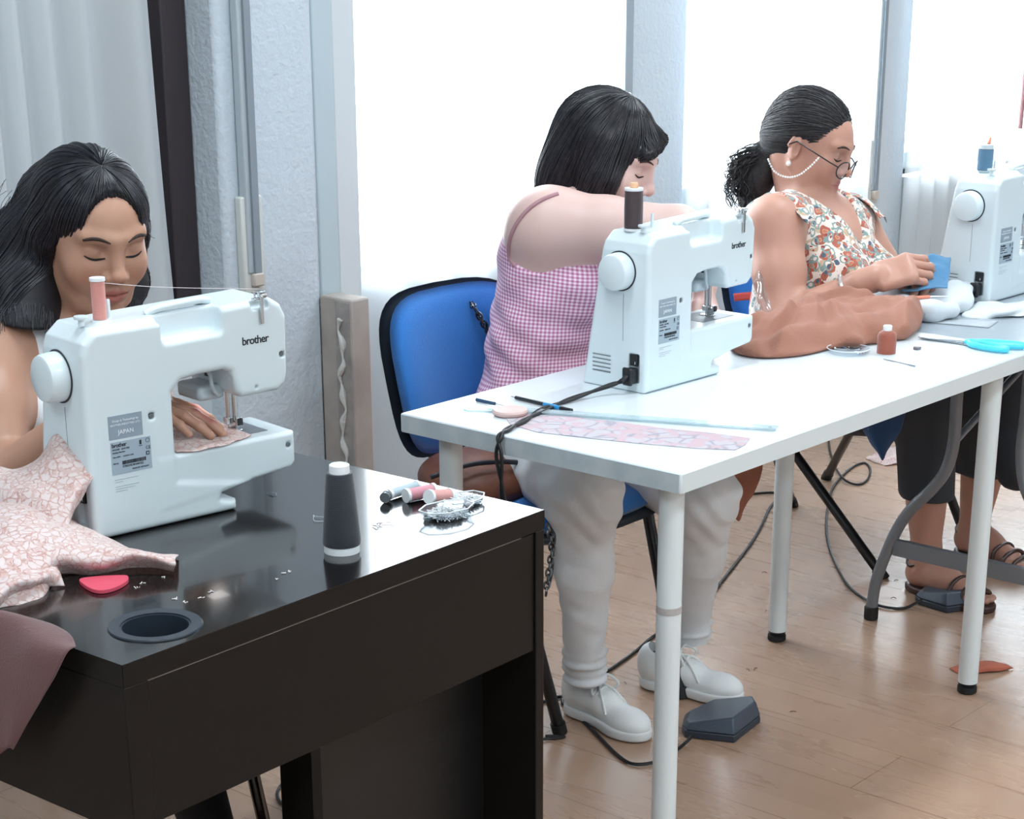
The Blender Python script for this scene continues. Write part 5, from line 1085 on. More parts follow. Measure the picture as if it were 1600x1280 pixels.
hb=grids(H_,[(hc-V3((.3,.3,.22)),hc+V3((.2,.2,.18)),.0032)],'hair',M_h3,w3)
strands(H_,hc+V3((0,0,.02)),nrm(nrm(hf)+.35*UP),hc+V3((0,0,.03)),700,M_h3,'hair_strands',hb,seed=9,r=.0014,wave=1.2,sweep=2.9,rmax=.15,lo=.0)
fl=MB(); rg=random.Random(31)
for i in range(190):
    base=V3((1.551,0.8584,1.034)); ex=V3((1.523,0.9208,0.9088))+RIGHT*rg.uniform(-.050,.030)+TOCAM*rg.uniform(-.03,.05)+UP*rg.uniform(-.02,.08); st_=base+RIGHT*rg.uniform(-.02,.02)+UP*rg.uniform(-.03,.02)+TOCAM*rg.uniform(-.02,.03)
    A_=rg.uniform(.005,.010); fq=rg.uniform(2.5,4); ph=rg.uniform(0,6); P_=[]
    for j in range(16):
        t=j/15; p_=st_+(ex-st_)*t-RIGHT*.045*math.sin(PI*t)*rg.uniform(.9,1.0)+UP*.02*math.sin(PI*t); p_=p_+RIGHT*A_*math.cos(fq*2*PI*t+ph)*t+TOCAM*A_*math.sin(fq*2*PI*t+ph)*t; P_.append(p_)
    fl.tube(spline(P_,2),.0011,4,cap=False)
fl.obj('curly_ponytail',M_h3,hb)
def blouse():
    m=mat('flower_print',(226,214,206),.85,sheen=.15,bump=(9,.2)); nt=m.node_tree; b=bsdf(m); N=nt.nodes.new; L_=nt.links.new
    tc=N('ShaderNodeTexCoord'); cur=None
    nz=N('ShaderNodeTexNoise'); nz.inputs['Scale'].default_value=40; L_(tc.outputs['Object'],nz.inputs['Vector']); ad=N('ShaderNodeVectorMath'); ad.operation='MULTIPLY_ADD'; ad.inputs[1].default_value=(.02,.02,.02); L_(nz.outputs['Color'],ad.inputs[0]); L_(tc.outputs['Object'],ad.inputs[2])
    prev=lin((226,212,202))
    def layer(prev,scale,off,ring,w,col):
        mp=N('ShaderNodeMapping'); mp.inputs['Location'].default_value=off; L_(ad.outputs[0],mp.inputs[0]); v=N('ShaderNodeTexVoronoi'); v.inputs['Scale'].default_value=scale; L_(mp.outputs[0],v.inputs['Vector'])
        a=N('ShaderNodeMath'); a.operation='SUBTRACT'; a.inputs[1].default_value=ring; L_(v.outputs['Distance'],a.inputs[0]); c_=N('ShaderNodeMath'); c_.operation='ABSOLUTE'; L_(a.outputs[0],c_.inputs[0]); g_=N('ShaderNodeMath'); g_.operation='LESS_THAN'; g_.inputs[1].default_value=w; L_(c_.outputs[0],g_.inputs[0])
        mx=N('ShaderNodeMix'); mx.data_type='RGBA'; L_(g_.outputs[0],mx.inputs['Factor']); mx.inputs['B'].default_value=lin(col)
        if isinstance(prev,tuple): mx.inputs['A'].default_value=prev
        else: L_(prev,mx.inputs['A'])
        return mx.outputs['Result']
    p_=layer(prev,22,(.5,.2,.8),.30,.06,(196,168,140)); p_=layer(p_,34,(0,0,0),.34,.12,(168,92,72)); p_=layer(p_,34,(0,0,0),.08,.12,(188,112,78)); p_=layer(p_,34,(.31,.17,.4),.10,.11,(74,92,112)); p_=layer(p_,46,(.7,.3,.1),.42,.08,(126,150,146)); p_=layer(p_,60,(.1,.9,.5),.08,.09,(150,62,58))
    L_(p_,b.inputs['Base Color']); return m
C=Field(); torso3(C); C.inflate(.008)
C.cap(sR+rd*.045,sR+rd*.2,.080,.13,k=.01,sub=True).cap(sR-V3((0,0,.06))+rd*.06,sR-V3((0,0,.16))+rd*.08,.065,.05,k=.01,sub=True).cap(sL-rd*.03,sL-rd*.2,.07,.12,k=.01,sub=True)
C.cap(nb+fd*.045+V3((0,0,.0)),nb+fd*.03+V3((0,0,.12)),.068,.13,k=.01,sub=True).cap(nb+fd*.09-V3((0,0,.0)),nb+fd*.15-V3((0,0,.05)),.050,.012,k=.02,sub=True); C.cut(pel-V3((0,0,.02)),(0,0,-1),k=.01)
M_bl=blouse()
bl=grids(C,[((1.0,.35,.50),(2.2,1.4,1.08),.0046)],'blouse',M_bl,w3,post=lambda V:bend(V,.008,22,9,(1,1,.6)))
# ruffles over the shoulders
for s,sh_,dd in((1,sR,rd),(-1,sL,-rd)):
    rows=[]
    for j,t in enumerate(np.linspace(-1,1,9)):
        top=sh_-dd*.030+fd*t*.090+V3((0,0,.074-.050*t*t)); rows.append([top,top+dd*(.020+.006*math.sin(j*2.6))+V3((0,0,.004)),top+dd*(.040+.008*math.cos(j*2.6))+V3((0,0,-.010))])
    sheet('ruffle',rows,M_bl,bl,nu=5,nv=5,thick=.0014)
# dark culottes, calves, sandals
Lg=Field(); k1=V3((1.615,0.4592,0.4789)); a1=V3((1.648,0.4502,0.1066)); k2=V3((1.853,0.4056,0.4688)); a2=V3((1.964,0.4899,0.0749))
M_cul=mat('dark_grey_culottes',(50,54,60),.9,sheen=.1)
Lg.ell(pel-V3((0,0,.01)),(.195,.145,.12),R=RT,k=.03).cap(pel+rd*.09-V3((0,0,.03)),k1,.10,.080,k=.04).cap(pel-rd*.09-V3((0,0,.03)),k2,.10,.085,k=.04)
Lg.cap(k1,k1+.72*(a1-k1),.074,.068,k=.03).cap(k2,k2+.62*(a2-k2),.082,.076,k=.03)
Lg.cap(k2,V3((1.823,0.3156,0.2942)),.075,.055,k=.05); Lg.cut((0,0,.245),(0,0,-1),k=.01)
grids(Lg,[((1.2,.1,.18),(2.4,1.35,.70),.006)],'culottes',M_cul,w3,post=lambda V:bend(V,.012,12,4,(1,1,.5)))
Lf=Field(); Lf.cap(k1+.5*(a1-k1),a1,.056,.034,k=.02).cap(k2+.5*(a2-k2),a2,.056,.034,k=.02)
f1h=V3((1.775,0.5253,0)); f1t=V3((1.752,0.3857,0)); f2h=V3((2.099,0.6112,0)); f2t=V3((2.046,0.4214,0))
sand=[]
for a_,h_,t_ in((a1,f1h,f1t),(a2,f2h,f2t)):
    y=nrm(t_-h_); x=np.cross(y,UP); L_=.245; h0=a_.copy(); h0[2]=0; h0=h0-y*.045; Rf=np.stack([x,y,UP],1); sand.append((h0,Rf)); Lf.frame(h0,Rf,1)
    Lf.cap((0,.035,.05),tuple(Rf.T@(a_-h0)),.030,.034,k=.02).cap((0,.03,.046),(0,.10,.052),.028,.032,k=.03).cap((0,.10,.05),(0,.175,.034),.032,.026,k=.03)
    for i in range(5): Lf.cap(((-.030+.0145*i),.18,.030),((-.034+.016*i),.232-.006*abs(i-1.5),.025),.0095,.0085,k=.006)
    Lf.frame()
grids(Lf,[((1.3,.1,.0),(2.4,1.1,.42),.0036)],'calves_and_feet',M_sk3,w3)
M_sand=mat('dark_bronze_sandal',(70,50,46),.35,metal=.2); M_buck=mat('silver_buckle',(170,168,162),.25,metal=.8)
for h0,Rf in sand:
    W_=lambda p:tuple(h0+Rf@V3(p)); s=Field(); s.frame(h0,Rf,1); s.ell((0,.045,.010),(.034,.050,.05),k=.03).ell((0,.185,.010),(.046,.066,.05),k=.03).cap((0,.05,.01),(0,.18,.01),.03,.038,k=.02); s.cut((0,0,.018),(0,0,1),k=.002); s.cut((0,0,.002),(0,0,-1),k=.002)
    so=grids(s,[((1.3,.0,.0),(2.5,1.1,.04),.003)],'sandal',M_sand,w3); b=MB()
    for yy,zz,ww in((.150,.058,.040),(.185,.050,.041),(.215,.042,.038)):
        b=MB(); b.tube(spline([W_((-ww,yy,.014)),W_((-ww*.8,yy,zz-.006)),W_((0,yy+.004,zz+.008)),W_((ww*.8,yy,zz-.006)),W_((ww,yy,.014))],5),.0055,8); b.obj('strap',M_sand,so)
    b=MB(); b.tube(spline([W_((-.033,.03,.07)),W_((0,.078,.10)),W_((.033,.03,.07)),W_((0,-.004,.075))],6,True),.0045,8,closed=True); b.obj('strap',M_sand,so)
finish(w3)
# ================================================================ chairs
M_blue=mat('blue_upholstery',(24,112,192),.85,sheen=.35,bump=(420,.25)); M_shell=mat('black_chair_shell',(44,52,62),.5); M_ctube=mat('black_steel_tube',(18,18,20),.35)
def shield(wt_,wb,h,thick,bulge,curve,sign=1,n=5,res=40,rings=10):
    """rounded, slightly curved cushion; local x across, z up from 0, front towards -y"""
    V=[];F=[]
    def pt(r,a,side):
        c,s=math.cos(a),math.sin(a); e=2/3.4; u=math.copysign(abs(c)**e,c)*r; v=math.copysign(abs(s)**e,s)*r
        hw=wb+(wt_-wb)*(v+1)/2; x=u*hw; z=h*(v+1)/2; y=curve*(u*u)-side*0
        yf=y-(bulge*(1-r**4)+thick*.5*(1-r**12) if side else -thick*.5*(1-r**12))
        return (x,yf,z)
    for side in(1,0):
        V.append(pt(0,0,side))
        for i in range(1,rings+1):
            for k in range(res): V.append(pt(i/rings,2*PI*k/res,side))
    m=1+rings*res
    for side in(0,1):
        b=side*m; f=[]
        for k in range(res): f.append((b,b+1+k,b+1+(k+1)%res))
        for i in range(rings-1):
            for k in range(res): p=b+1+i*res; f.append((p+k,p+res+k,p+res+(k+1)%res,p+(k+1)%res))
        F+= f if side else [q[::-1] for q in f]
    for k in range(res): p=1+(rings-1)*res; F.append((p+k,p+(k+1)%res,m+p+(k+1)%res,m+p+k))
    return V,F
def blue_chair(label,loc,rot,feet,backtilt=-.12,group=None):
    t=thing('upholstered_chair',label,'chair',loc,rot,group); I=Matrix.Rotation(-rot,4,'Z')@Matrix.Translation(-Vector(loc))
    V,F=shield(.225,.185,.335,.03,.022,-.05); R=Matrix.Translation((0,.225,.505))@Matrix.Rotation(backtilt,4,'X'); b=mk('backrest',[tuple(R@Vector(v)) for v in V],F,M_blue,t)
    V,F=shield(.236,.194,.352,.022,.0,-.05); R2=R@Matrix.Translation((0,.020,-.009)); mk('backrest_shell',[tuple(R2@Vector(v)) for v in V],F,M_shell,b)
    V,F=shield(.235,.215,.42,.045,.018,.0); R=Matrix.Translation((0,.20,.445))@Matrix.Rotation(PI/2,4,'X'); R=Matrix.Translation((0,-.21,.445))@Matrix.Rotation(-PI/2,4,'X'); s=mk('seat',[tuple((x,z-.21,.445-y)) for x,y,z in V],F,M_blue,t)
    V,F=shield(.24,.22,.43,.03,0,0); mk('seat_shell',[tuple((x,z-.215,.420-y)) for x,y,z in V],[f[::1] for f in F],M_shell,s)
    fr=MB()
    for s_ in(-1,1): fr.tube(spline([(s_*.035,.20,.40),(s_*.035,.245,.43),(s_*.035,.262,.50),(s_*.035,.268,.60)],5),.012,10)
    fr.tube([(-.22,0,.405),(.22,0,.405)],.011,10); fr.obj('back_bracket',M_ctube,t)
    for f,top in feet:
        a=I@Vector(f); c=Vector(top); q=a.lerp(c,.05); l=MB().tube([q,c],.0125,12).obj('leg',M_ctube,t)
        MB().tube([a,a.lerp(c,.055)],.0155,12).obj('foot_cap',M_rub,l)
    return t
blue_chair('blue upholstered chair with curved backrest behind the person in pink gingham',(.53,.73,0),0,[((.415,.579,0),(-.235,-.13,.41)),((.32,1.02,0),(-.20,.12,.41)),((.72,.50,0),(.22,-.10,.41)),((.70,1.02,0),(.20,.12,.41))],group='blue upholstered chairs')
_c2=(1.84,.86,0); _r2=math.radians(-28)
blue_chair('blue upholstered chair under the person with glasses',_c2,_r2,[((2.06,1.09,0),(-.20,.03,.41)),((1.67,.57,0),(-.20,.06,.41)),((2.36,1.17,0),(.20,.08,.41)),((2.02,.52,0),(.20,-.06,.41))],group='blue upholstered chairs')
t=thing('desk_chair','chair with chrome tube legs under the girl at the dark desk','chair',(-.62,.93,0))
V,F=shield(.21,.20,.40,.05,.01,0); mk('seat',[(x,z-.2,.43-y) for x,y,z in V],F,M_blktr,t)
M_chr=mat('dark_chrome',(110,108,106),.2,metal=1.)
for a_,b_ in (((-.342+.62,.596-.93,0),(-.40+.62,.62-.93,.40)),((-.98+.62,.72-.93,0),(-.20,-.20,.40)),((.24,.26,0),(.19,.18,.40)),((-.24,.26,0),(-.19,.18,.40))): MB().tube([a_,b_],.0115,12).obj('leg',M_chr,t)
V,F=shield(.20,.19,.30,.03,.01,-.04); mk('backrest',[(x,y+.24,z+.56) for x,y,z in V],F,M_blktr,t); MB().tube([(0,.19,.41),(0,.27,.50),(0,.262,.62)],.014,10).obj('back_bracket',M_chr,t)
# ---------------------------------------------------------------- bag, chains
M_leather=mat('brown_leather',(122,72,50),.5,bump=(60,.25),var=(14,(90,50,36)))
A_=Field(); A_.ell((.37,.78,.510),(.100,.10,.050),k=.03); A_.ell((.385,.74,.500),(.105,.085,.040),k=.04)
bag=mk('handbag',*A_.mesh((.1,.6,.4),(.6,1.0,.62),.005,),M_leather); tag(bag,'brown leather handbag lying on the blue chair seat beside the white trousers','handbag')
MB().tube(spline([(.22,.74,.545),(.30,.70,.562),(.40,.66,.548),(.46,.63,.50)],5),.005,8).obj('strap',M_blk,bag)
def chain(name,label,pts,mtl,r=.0055,w=.0015,step=.0085,cat='chain'):
    P=spline(pts,14); out=MB(); acc=0; k=0; last=P[0]
    for i in range(1,len(P)):
        acc+=(P[i]-P[i-1]).length
        if acc>=step:
            acc=0; d=(P[i]-last).normalized() if (P[i]-last).length>1e-6 else Vector((0,0,-1)); last=P[i]; u=d.orthogonal().normalized(); v=d.cross(u); a=k*PI/2; uu=u*math.cos(a)+v*math.sin(a); k+=1
            out.tube([P[i]+d*(r*1.25*math.cos(q))+uu*(r*.75*math.sin(q)) for q in [2*PI*j/10 for j in range(10)]],w,5,closed=True)
    return tag(out.obj(name,mtl),label,cat)
M_gun=mat('gunmetal',(96,98,100),.25,metal=.9)
chain('chain_strap','dark metal chain strap hanging over the blue chair backrest',[(0.6301,1.03,0.7618),(0.6096,1,0.7846),(0.5851,0.965,0.7977),(0.5655,0.935,0.7935),(0.5737,0.925,0.7698),(0.5915,0.92,0.7411),(0.6095,0.915,0.7095),(0.6237,0.91,0.6836)],M_gun,.0075,.0022,.009,'chain')
chain('chain_strap','short dark chain dangling beside the right end of the dark desk',[(0.0944,0.3493,0.5655),(0.094,0.3389,0.5448),(0.0886,0.3314,0.5189),(0.0796,0.328,0.493),(0.072,0.3259,0.4723),(0.063,0.3225,0.4464)],M_gun,.006,.0022,.010,'chain')
tag(MB().tube(spline([(0.1094,0.3575,0.5523),(0.1122,0.3454,0.5356),(0.1034,0.3422,0.5106),(0.095,0.3365,0.4814),(0.0845,0.3348,0.4554)],5),.0035,8).obj('leather_strap',M_blk),'black strap hanging beside the right end of the dark desk','strap')
# ================================================================ glasses, jewellery
def WH(fr,p): return tuple(fr[0]+fr[1]@(V3(p)*fr[2]))
gl=thing('eyeglasses','black-rimmed glasses with a white bead chain on the face of the person with the ponytail','eyeglasses',WH(fr3,(0,.11,-.014))); M_rim=mat('black_rim',(30,32,38),.3); o_=Vector(gl.location)
M_lens=mat('lens_glass',(240,246,250),.03); _nt=M_lens.node_tree; _t=_nt.nodes.new('ShaderNodeBsdfTransparent'); _g=_nt.nodes.new('ShaderNodeBsdfGlossy'); _g.inputs['Roughness'].default_value=.03; _m=_nt.nodes.new('ShaderNodeMixShader'); _m.inputs[0].default_value=.12
_nt.links.new(_t.outputs[0],_m.inputs[1]); _nt.links.new(_g.outputs[0],_m.inputs[2]); _nt.links.new(_m.outputs[0],_nt.nodes['Material Output'].inputs[0])
rel=lambda p:tuple(Vector(WH(fr3,p))-o_)
for s in(-1,1):
    ring_=[(s*.033+.0245*math.cos(a)*1.0,.112-.010*abs(math.cos(a)) if s*math.cos(a)>0 else .112,-.018+.0205*math.sin(a)) for a in [2*PI*i/36 for i in range(36)]]
    MB().tube([rel(p) for p in ring_],.0016,8,closed=True).obj('rim',M_rim,gl)
    MB().add([rel((s*.033,.110,-.018))]+[rel(p) for p in ring_],[(0,1+i,1+(i+1)%36) for i in range(36)]).obj('lens',M_lens,gl)
    MB().tube([rel(p) for p in ((s*.057,.104,-.012),(s*.076,.085,-.006),(s*.087,.03,.004),(s*.090,-.005,.010),(s*.088,-.022,-.004))],.0016,8).obj('temple',M_rim,gl)
MB().tube([rel((-.010,.112,-.014)),rel((0,.1145,-.011)),rel((.010,.112,-.014))],.0015,8).obj('bridge',M_rim,gl)
M_bead=mat('white_beads',(236,234,232),.3)
cb=MB(); P=spline([WH(fr3,(.086,.060,-.002)),WH(fr3,(.094,.050,-.030)),WH(fr3,(.090,.030,-.060)),WH(fr3,(.082,.000,-.078)),WH(fr3,(.078,-.035,-.078)),WH(fr3,(.068,-.065,-.060))],16)
acc=0
for i in range(1,len(P)):
    acc+=(P[i]-P[i-1]).length
    if acc>.0052: acc=0; cb.lathe([(0,-.0026),(.0018,-.002),(.0026,0),(.0018,.002),(0,.0026)],tuple(Vector(P[i])-o_),n=8,cap=False)
cb.tube([Vector(p)-o_ for p in P],.0007,5); cb.obj('bead_chain',M_bead,gl)
er=MB().lathe([(0,-.006),(.0045,-.0045),(.006,0),(.0045,.0045),(0,.006)],WH(fr3,(.086,-.006,-.046)),n=14,cap=False).obj('earring',M_bead); tag(er,'round white pearl earring on the ear of the person with glasses','earring')
nk=MB().tube(spline([tuple(V3(nb)+fd*.035+rd*.055+V3((0,0,.0))),tuple(V3(nb)+fd*.085+rd*.03-V3((0,0,.028))),tuple(V3(nb)+fd*.10-rd*.005-V3((0,0,.040))),tuple(V3(nb)+fd*.085-rd*.04-V3((0,0,.025))),tuple(V3(nb)+fd*.04-rd*.06)],6),.0016,6).obj('necklace',mat('red_brown_cord',(150,70,56),.5)); tag(nk,'thin red-brown necklace at the neckline of the flower-print blouse','necklace')
_p=eR+.72*(wR-eR); _d=nrm(wR-eR); _u=nrm(np.cross(_d,UP)); _w=np.cross(_d,_u)
tag(MB().tube([tuple(_p+(_u*math.cos(a)+_w*math.sin(a))*.0365) for a in [2*PI*i/30 for i in range(30)]],.0042,8,closed=True).obj('bracelet',mat('silver_bracelet',(206,204,202),.25,metal=.8)),'wide silver bracelet on the forearm resting at the far table','bracelet')
# ================================================================ cloth
tag(sheet('patterned_fabric',[
 [(-0.9169,0.4999,0.787),(-0.9027,0.5007,0.8193),(-0.8809,0.5157,0.8341),(-0.8634,0.5574,0.8292)],
 [(-0.9148,0.4307,0.7825),(-0.9016,0.4364,0.8223),(-0.8755,0.464,0.8397),(-0.8456,0.5054,0.8303)],
 [(-0.907,0.3716,0.7795),(-0.8906,0.3945,0.8278),(-0.8588,0.4356,0.8527),(-0.8318,0.4691,0.8527)],
 [(-0.8897,0.3393,0.7863),(-0.8703,0.3712,0.8277),(-0.843,0.4133,0.8753),(-0.8222,0.4456,0.8902)],
 [(-0.8681,0.3511,0.7945),(-0.8561,0.3548,0.8276),(-0.8324,0.377,0.8602),(-0.8109,0.4093,0.8765)],
 [(-0.8533,0.3657,0.7934),(-0.8358,0.3607,0.822),(-0.8126,0.3681,0.8559),(-0.7977,0.3847,0.8587)]],M_floral,nu=7,nv=8,wr=.012,ws=11,seed=2),'flowery pink cotton standing in a peak left of the nearest sewing machine','fabric')
tag(sheet('patterned_fabric',[
 [(-1.105,0.2516,0.752),(-1.056,0.3082,0.775),(-0.9842,0.3831,0.8),(-0.9318,0.4447,0.81),(-0.8561,0.5293,0.79)],
 [(-1.067,0.2418,0.752),(-1.033,0.2732,0.785),(-0.9637,0.3417,0.812),(-0.9055,0.4106,0.815),(-0.8331,0.488,0.79)],
 [(-1.011,0.2297,0.752),(-0.9778,0.2699,0.78),(-0.9416,0.3,0.8),(-0.8831,0.3672,0.8),(-0.8283,0.4311,0.78)],
 [(-0.9377,0.2852,0.752),(-0.9459,0.2636,0.78),(-0.9197,0.2843,0.792),(-0.8786,0.3294,0.79),(-0.8141,0.4081,0.765)],
 [(-0.9019,0.2471,0.752),(-0.9117,0.2293,0.772),(-0.8996,0.2362,0.781),(-0.8679,0.27,0.778),(-0.8183,0.3287,0.758)],
 [(-0.8581,0.2191,0.752),(-0.8667,0.2042,0.766),(-0.8652,0.2015,0.773),(-0.8475,0.2188,0.77),(-0.8082,0.2643,0.754)],
 [(-0.8381,0.1839,0.752),(-0.848,0.1666,0.766),(-0.842,0.1724,0.77),(-0.8255,0.1916,0.766),(-0.7949,0.2287,0.753)]],M_floral,nu=8,nv=8,wr=.007,ws=14,seed=5),'pale pink flowery cotton rolled into a tongue across the dark desk','fabric')
tag(sheet('patterned_fabric',[
 [(-1.126,0.1944,0.7515),(-1.079,0.2481,0.77),(-1.035,0.2843,0.775)],
 [(-1.052,0.2439,0.7515),(-1.041,0.236,0.775),(-1.003,0.277,0.775)],
 [(-0.9972,0.2627,0.7515),(-1,0.2388,0.776),(-0.9613,0.2889,0.77)],
 [(-0.9617,0.2433,0.7515),(-0.9585,0.259,0.764),(-0.9453,0.2872,0.768)]],M_floral,nu=7,nv=7,wr=.006,ws=20,seed=8),'corner of pale pink flowery cotton lying beside the red chalk','fabric')
M_terra=mat('dark_terracotta_cloth',(98,66,66),.9,sheen=.2,bump=(330,.25))
tag(sheet('dark_fabric',[
 [(-1.16,.42,.775),(-1.19,.40,.762),(-1.21,.40,.60),(-1.21,.36,.52)],
 [(-1.13,.28,.772),(-1.155,.28,.765),(-1.175,.27,.64),(-1.17,.22,.55)],
 [(-1.07,.175,.758),(-1.10,.175,.762),(-1.128,.19,.69),(-1.13,.168,.60)],
 [(-1.065,.10,.757),(-1.108,.10,.757),(-1.122,.11,.70),(-1.125,.15,.615)],
 [(-1.085,.055,.756),(-1.105,.045,.755),(-1.115,.07,.71),(-1.12,.148,.612)]],M_terra,nu=7,nv=7,wr=.005,ws=9,thick=.0015),'dark terracotta cloth draped over the left edge of the dark desk','fabric')
M_brn=mat('rust_brown_linen',(150,102,84),.9,sheen=.04,bump=(280,.3))
A_=Field()
A_.ell((.95,.41,.742),(.19,.10,.026),R=rz(.15),k=.03).ell((1.10,.38,.746),(.19,.125,.032),R=rz(.0),k=.03).ell((1.245,.40,.744),(.12,.095,.032),k=.03).ell((1.00,.45,.746),(.17,.07,.030),k=.03)
for a_,b_,r_ in (((.84,.37,.755),(1.02,.46,.772),.012),((.97,.28,.756),(1.12,.47,.778),.013),((1.05,.27,.757),(1.22,.38,.778),.012),((1.10,.25,.752),(1.27,.33,.772),.012),((1.10,.47,.778),(1.30,.46,.774),.014),((1.20,.30,.760),(1.34,.40,.764),.012),((.90,.46,.765),(1.12,.50,.772),.014)): A_.cap(a_,b_,r_,k=.035)
A_.cut((0,0,.7352),(0,0,-1),k=.002)
def bf(V):
    out=V.copy()
    for i,p in enumerate(V):
        h_=max(0,min(1,(p[2]-.737)/.02)); q=Vector((p[0],p[1],p[2])); a_=p[1]*1.0-p[0]*.45; b_=p[1]*.5+p[0]*.9; m_=noise.noise(q*6); w_=.0065*math.sin(a_*72+7*m_)+.0045*math.sin(a_*38+b_*30+5*noise.noise(q*4+Vector((5,0,0))))+.002*math.sin(a_*150+9*m_); n_=noise.noise_vector(q*8)*.008; out[i]=(p[0]+n_.x,p[1]+n_.y,p[2]+h_*w_)
    return out
Vb,Qb=A_.mesh((.72,.2,.73),(1.45,.68,.84),.0034); tag(mk('linen_garment',bf(Vb),Qb,M_brn),'crumpled rust-brown linen garment heaped on the far end of the white table','garment')
tag(MB().lathe([(0,0),(.0055,0),(.006,.0012),(.005,.002),(0,.0022)],(1.139,0.314,0.7247),n=16).obj('button',M_bead),'white button on the rust-brown linen garment behind the bottle spool','button')
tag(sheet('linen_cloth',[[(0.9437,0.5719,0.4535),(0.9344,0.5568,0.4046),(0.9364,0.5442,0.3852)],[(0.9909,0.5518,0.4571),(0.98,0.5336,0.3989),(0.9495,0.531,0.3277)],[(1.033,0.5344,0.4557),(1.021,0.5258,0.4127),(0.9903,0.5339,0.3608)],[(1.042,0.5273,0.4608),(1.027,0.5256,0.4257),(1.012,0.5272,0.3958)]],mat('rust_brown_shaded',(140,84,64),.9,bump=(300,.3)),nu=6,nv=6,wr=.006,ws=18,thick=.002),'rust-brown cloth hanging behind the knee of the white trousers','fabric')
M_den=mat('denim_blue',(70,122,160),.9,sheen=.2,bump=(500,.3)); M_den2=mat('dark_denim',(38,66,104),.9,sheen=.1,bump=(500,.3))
tag(sheet('denim_piece',[[(1.409,0.4303,0.7697),(1.455,0.444,0.7733),(1.506,0.4544,0.7824)],[(1.416,0.3921,0.7745),(1.47,0.4185,0.7884),(1.511,0.4337,0.8142)],[(1.44,0.3665,0.7784),(1.493,0.4009,0.8057),(1.536,0.4332,0.8369)],[(1.46,0.3464,0.7836),(1.517,0.373,0.8056),(1.574,0.4025,0.8311)]],M_den,nu=7,nv=7,wr=.008,ws=22,thick=.002),'mid-blue denim piece held up between the hands at the far table','fabric')
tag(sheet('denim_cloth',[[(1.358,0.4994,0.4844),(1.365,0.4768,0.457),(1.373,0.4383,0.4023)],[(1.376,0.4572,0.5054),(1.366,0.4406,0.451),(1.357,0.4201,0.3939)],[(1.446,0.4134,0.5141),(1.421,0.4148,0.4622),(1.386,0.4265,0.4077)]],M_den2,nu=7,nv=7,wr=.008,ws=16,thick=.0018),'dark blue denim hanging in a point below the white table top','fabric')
M_wc=mat('white_cotton',(204,211,216),.85,sheen=.2,bump=(300,.12))
A_=Field(); 
A_.chain([V3((1.421,0.516,0.738)),V3((1.468,0.4751,0.742)),V3((1.518,0.4307,0.746)),V3((1.589,0.398,0.75)),V3((1.649,0.3899,0.756))],[.012,.020,.022,.020,.008],k=.03)
A_.chain([V3((1.416,0.5065,0.734)),V3((1.401,0.4203,0.738)),V3((1.37,0.3323,0.742)),V3((1.409,0.3088,0.742))],[.010,.018,.022,.016],k=.03); A_.cap(V3((1.422,0.316,0.742)),V3((1.626,0.3733,0.758)),.014,.007,k=.02)
A_.ell(V3((1.488,0.4212,0.734)),(.11,.075,.018),k=.03).ell(V3((1.514,0.3802,0.738)),(.07,.06,.022),k=.03); A_.cut((0,0,.7228),(0,0,-1),k=.002); Vw,Qw=A_.mesh((1.25,.2,.715),(2.0,.75,.80),.0035); tag(mk('folded_cloth',bend(Vw,.006,18,2,(1,1,1)),Qw,M_wc),'folded white cloth at the left end of the grey folding table','cloth')
t=thing('thread_snips','orange-handled snips lying on the folded white cloth','snips',(1.354,0.3736,0.77)); o_=Vector(t.location)
MB().tube([(0,0,0),tuple(Vector((1.402,0.3568,0.768))-o_)],.004,8).obj('handle',mat('orange_print',(214,130,104),.5),t); MB().tube([tuple(Vector((1.402,0.3568,0.768))-o_),tuple(Vector((1.435,0.3287,0.768))-o_)],[.003,.0008],8).obj('blade',M_steel,t)
M_paper=mat('pattern_paper',(206,212,214),.8)
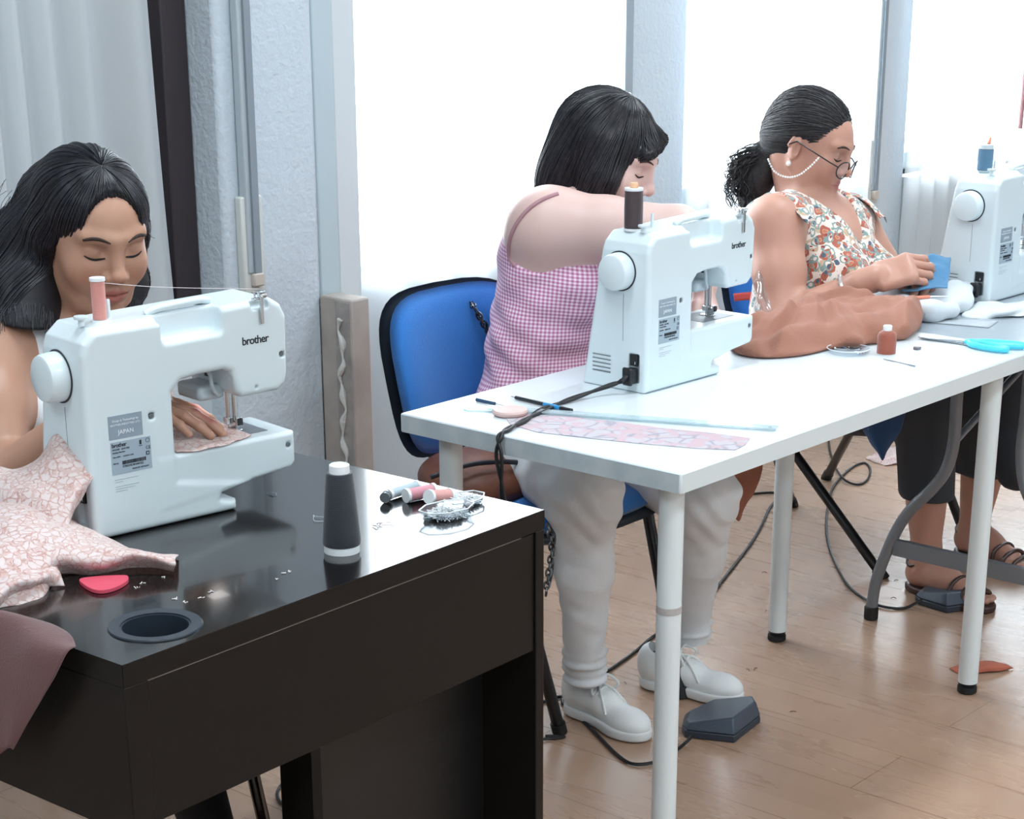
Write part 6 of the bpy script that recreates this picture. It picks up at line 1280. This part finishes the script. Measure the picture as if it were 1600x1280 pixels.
tag(sheet('pattern_paper',[[(1.46,0.3069,0.7235),(1.552,0.336,0.7235),(1.615,0.3452,0.725)],[(1.465,0.2666,0.7235),(1.51,0.2682,0.735),(1.642,0.3121,0.728)],[(1.503,0.2328,0.7235),(1.521,0.2209,0.742),(1.676,0.2791,0.73)],[(1.536,0.1964,0.726),(1.616,0.2139,0.732),(1.774,0.267,0.7235)]],M_paper,nu=5,nv=5,wr=.008,ws=24,thick=.0006),'creased whitish pattern paper on the grey folding table below the far machine','paper')
tag(sheet('pattern_paper',[[(1.348,0.3417,0.7232),(1.406,0.3508,0.7232)],[(1.369,0.2615,0.7232),(1.446,0.2798,0.7232)],[(1.383,0.2013,0.7232),(1.46,0.2186,0.7232)]],mat('pattern_paper_grey',(170,178,184),.8),nu=3,nv=3,thick=.0005),'flat grey pattern paper at the edge of the grey folding table','paper')
# plastic bag hanging beside the middle machine and a red strap
tag(sheet('clear_bag',[[(1.099,0.6155,0.813),(1.089,0.6067,0.7742),(1.083,0.5982,0.7457)],[(1.113,0.6095,0.8324),(1.097,0.5896,0.7889),(1.095,0.5829,0.7418)],[(1.134,0.6129,0.8225),(1.121,0.5888,0.7787),(1.107,0.5681,0.7404)]],M_clear,nu=5,nv=5,wr=.01,ws=30,thick=.0005),'crinkled clear plastic bag beside the middle sewing machine','plastic bag')

# piece being sewn, on the bed of the nearest machine
def L1(x,y,z): return local(m1,(x,y,z))
tag(sheet('sewn_fabric',[[L1(.138,.150,.104),L1(.136,.09,.1005),L1(.134,.03,.1005),L1(.136,.004,.099)],[L1(.19,.155,.102),L1(.19,.09,.1005),L1(.185,.03,.101),L1(.182,-.004,.097)],[L1(.235,.15,.102),L1(.235,.09,.0995),L1(.228,.035,.1005),L1(.222,.0,.098)],[L1(.268,.13,.102),L1(.266,.08,.1),L1(.262,.045,.1005),L1(.262,.012,.100)]],M_floral,nu=8,nv=8,wr=.003,ws=30,thick=.001),'pale pink cotton being sewn under the needle of the nearest machine','fabric')

tag(sheet('red_strap',[[(1.58,0.9906,0.6765),(1.577,0.9841,0.6586)],[(1.602,0.9674,0.6794),(1.598,0.9621,0.6615)],[(1.621,0.9462,0.6808),(1.617,0.9409,0.6629)]],mat('red_webbing',(178,70,64),.8),nu=3,nv=3,thick=.003),'short red strap above the blue chair seen beside the middle machine','strap')
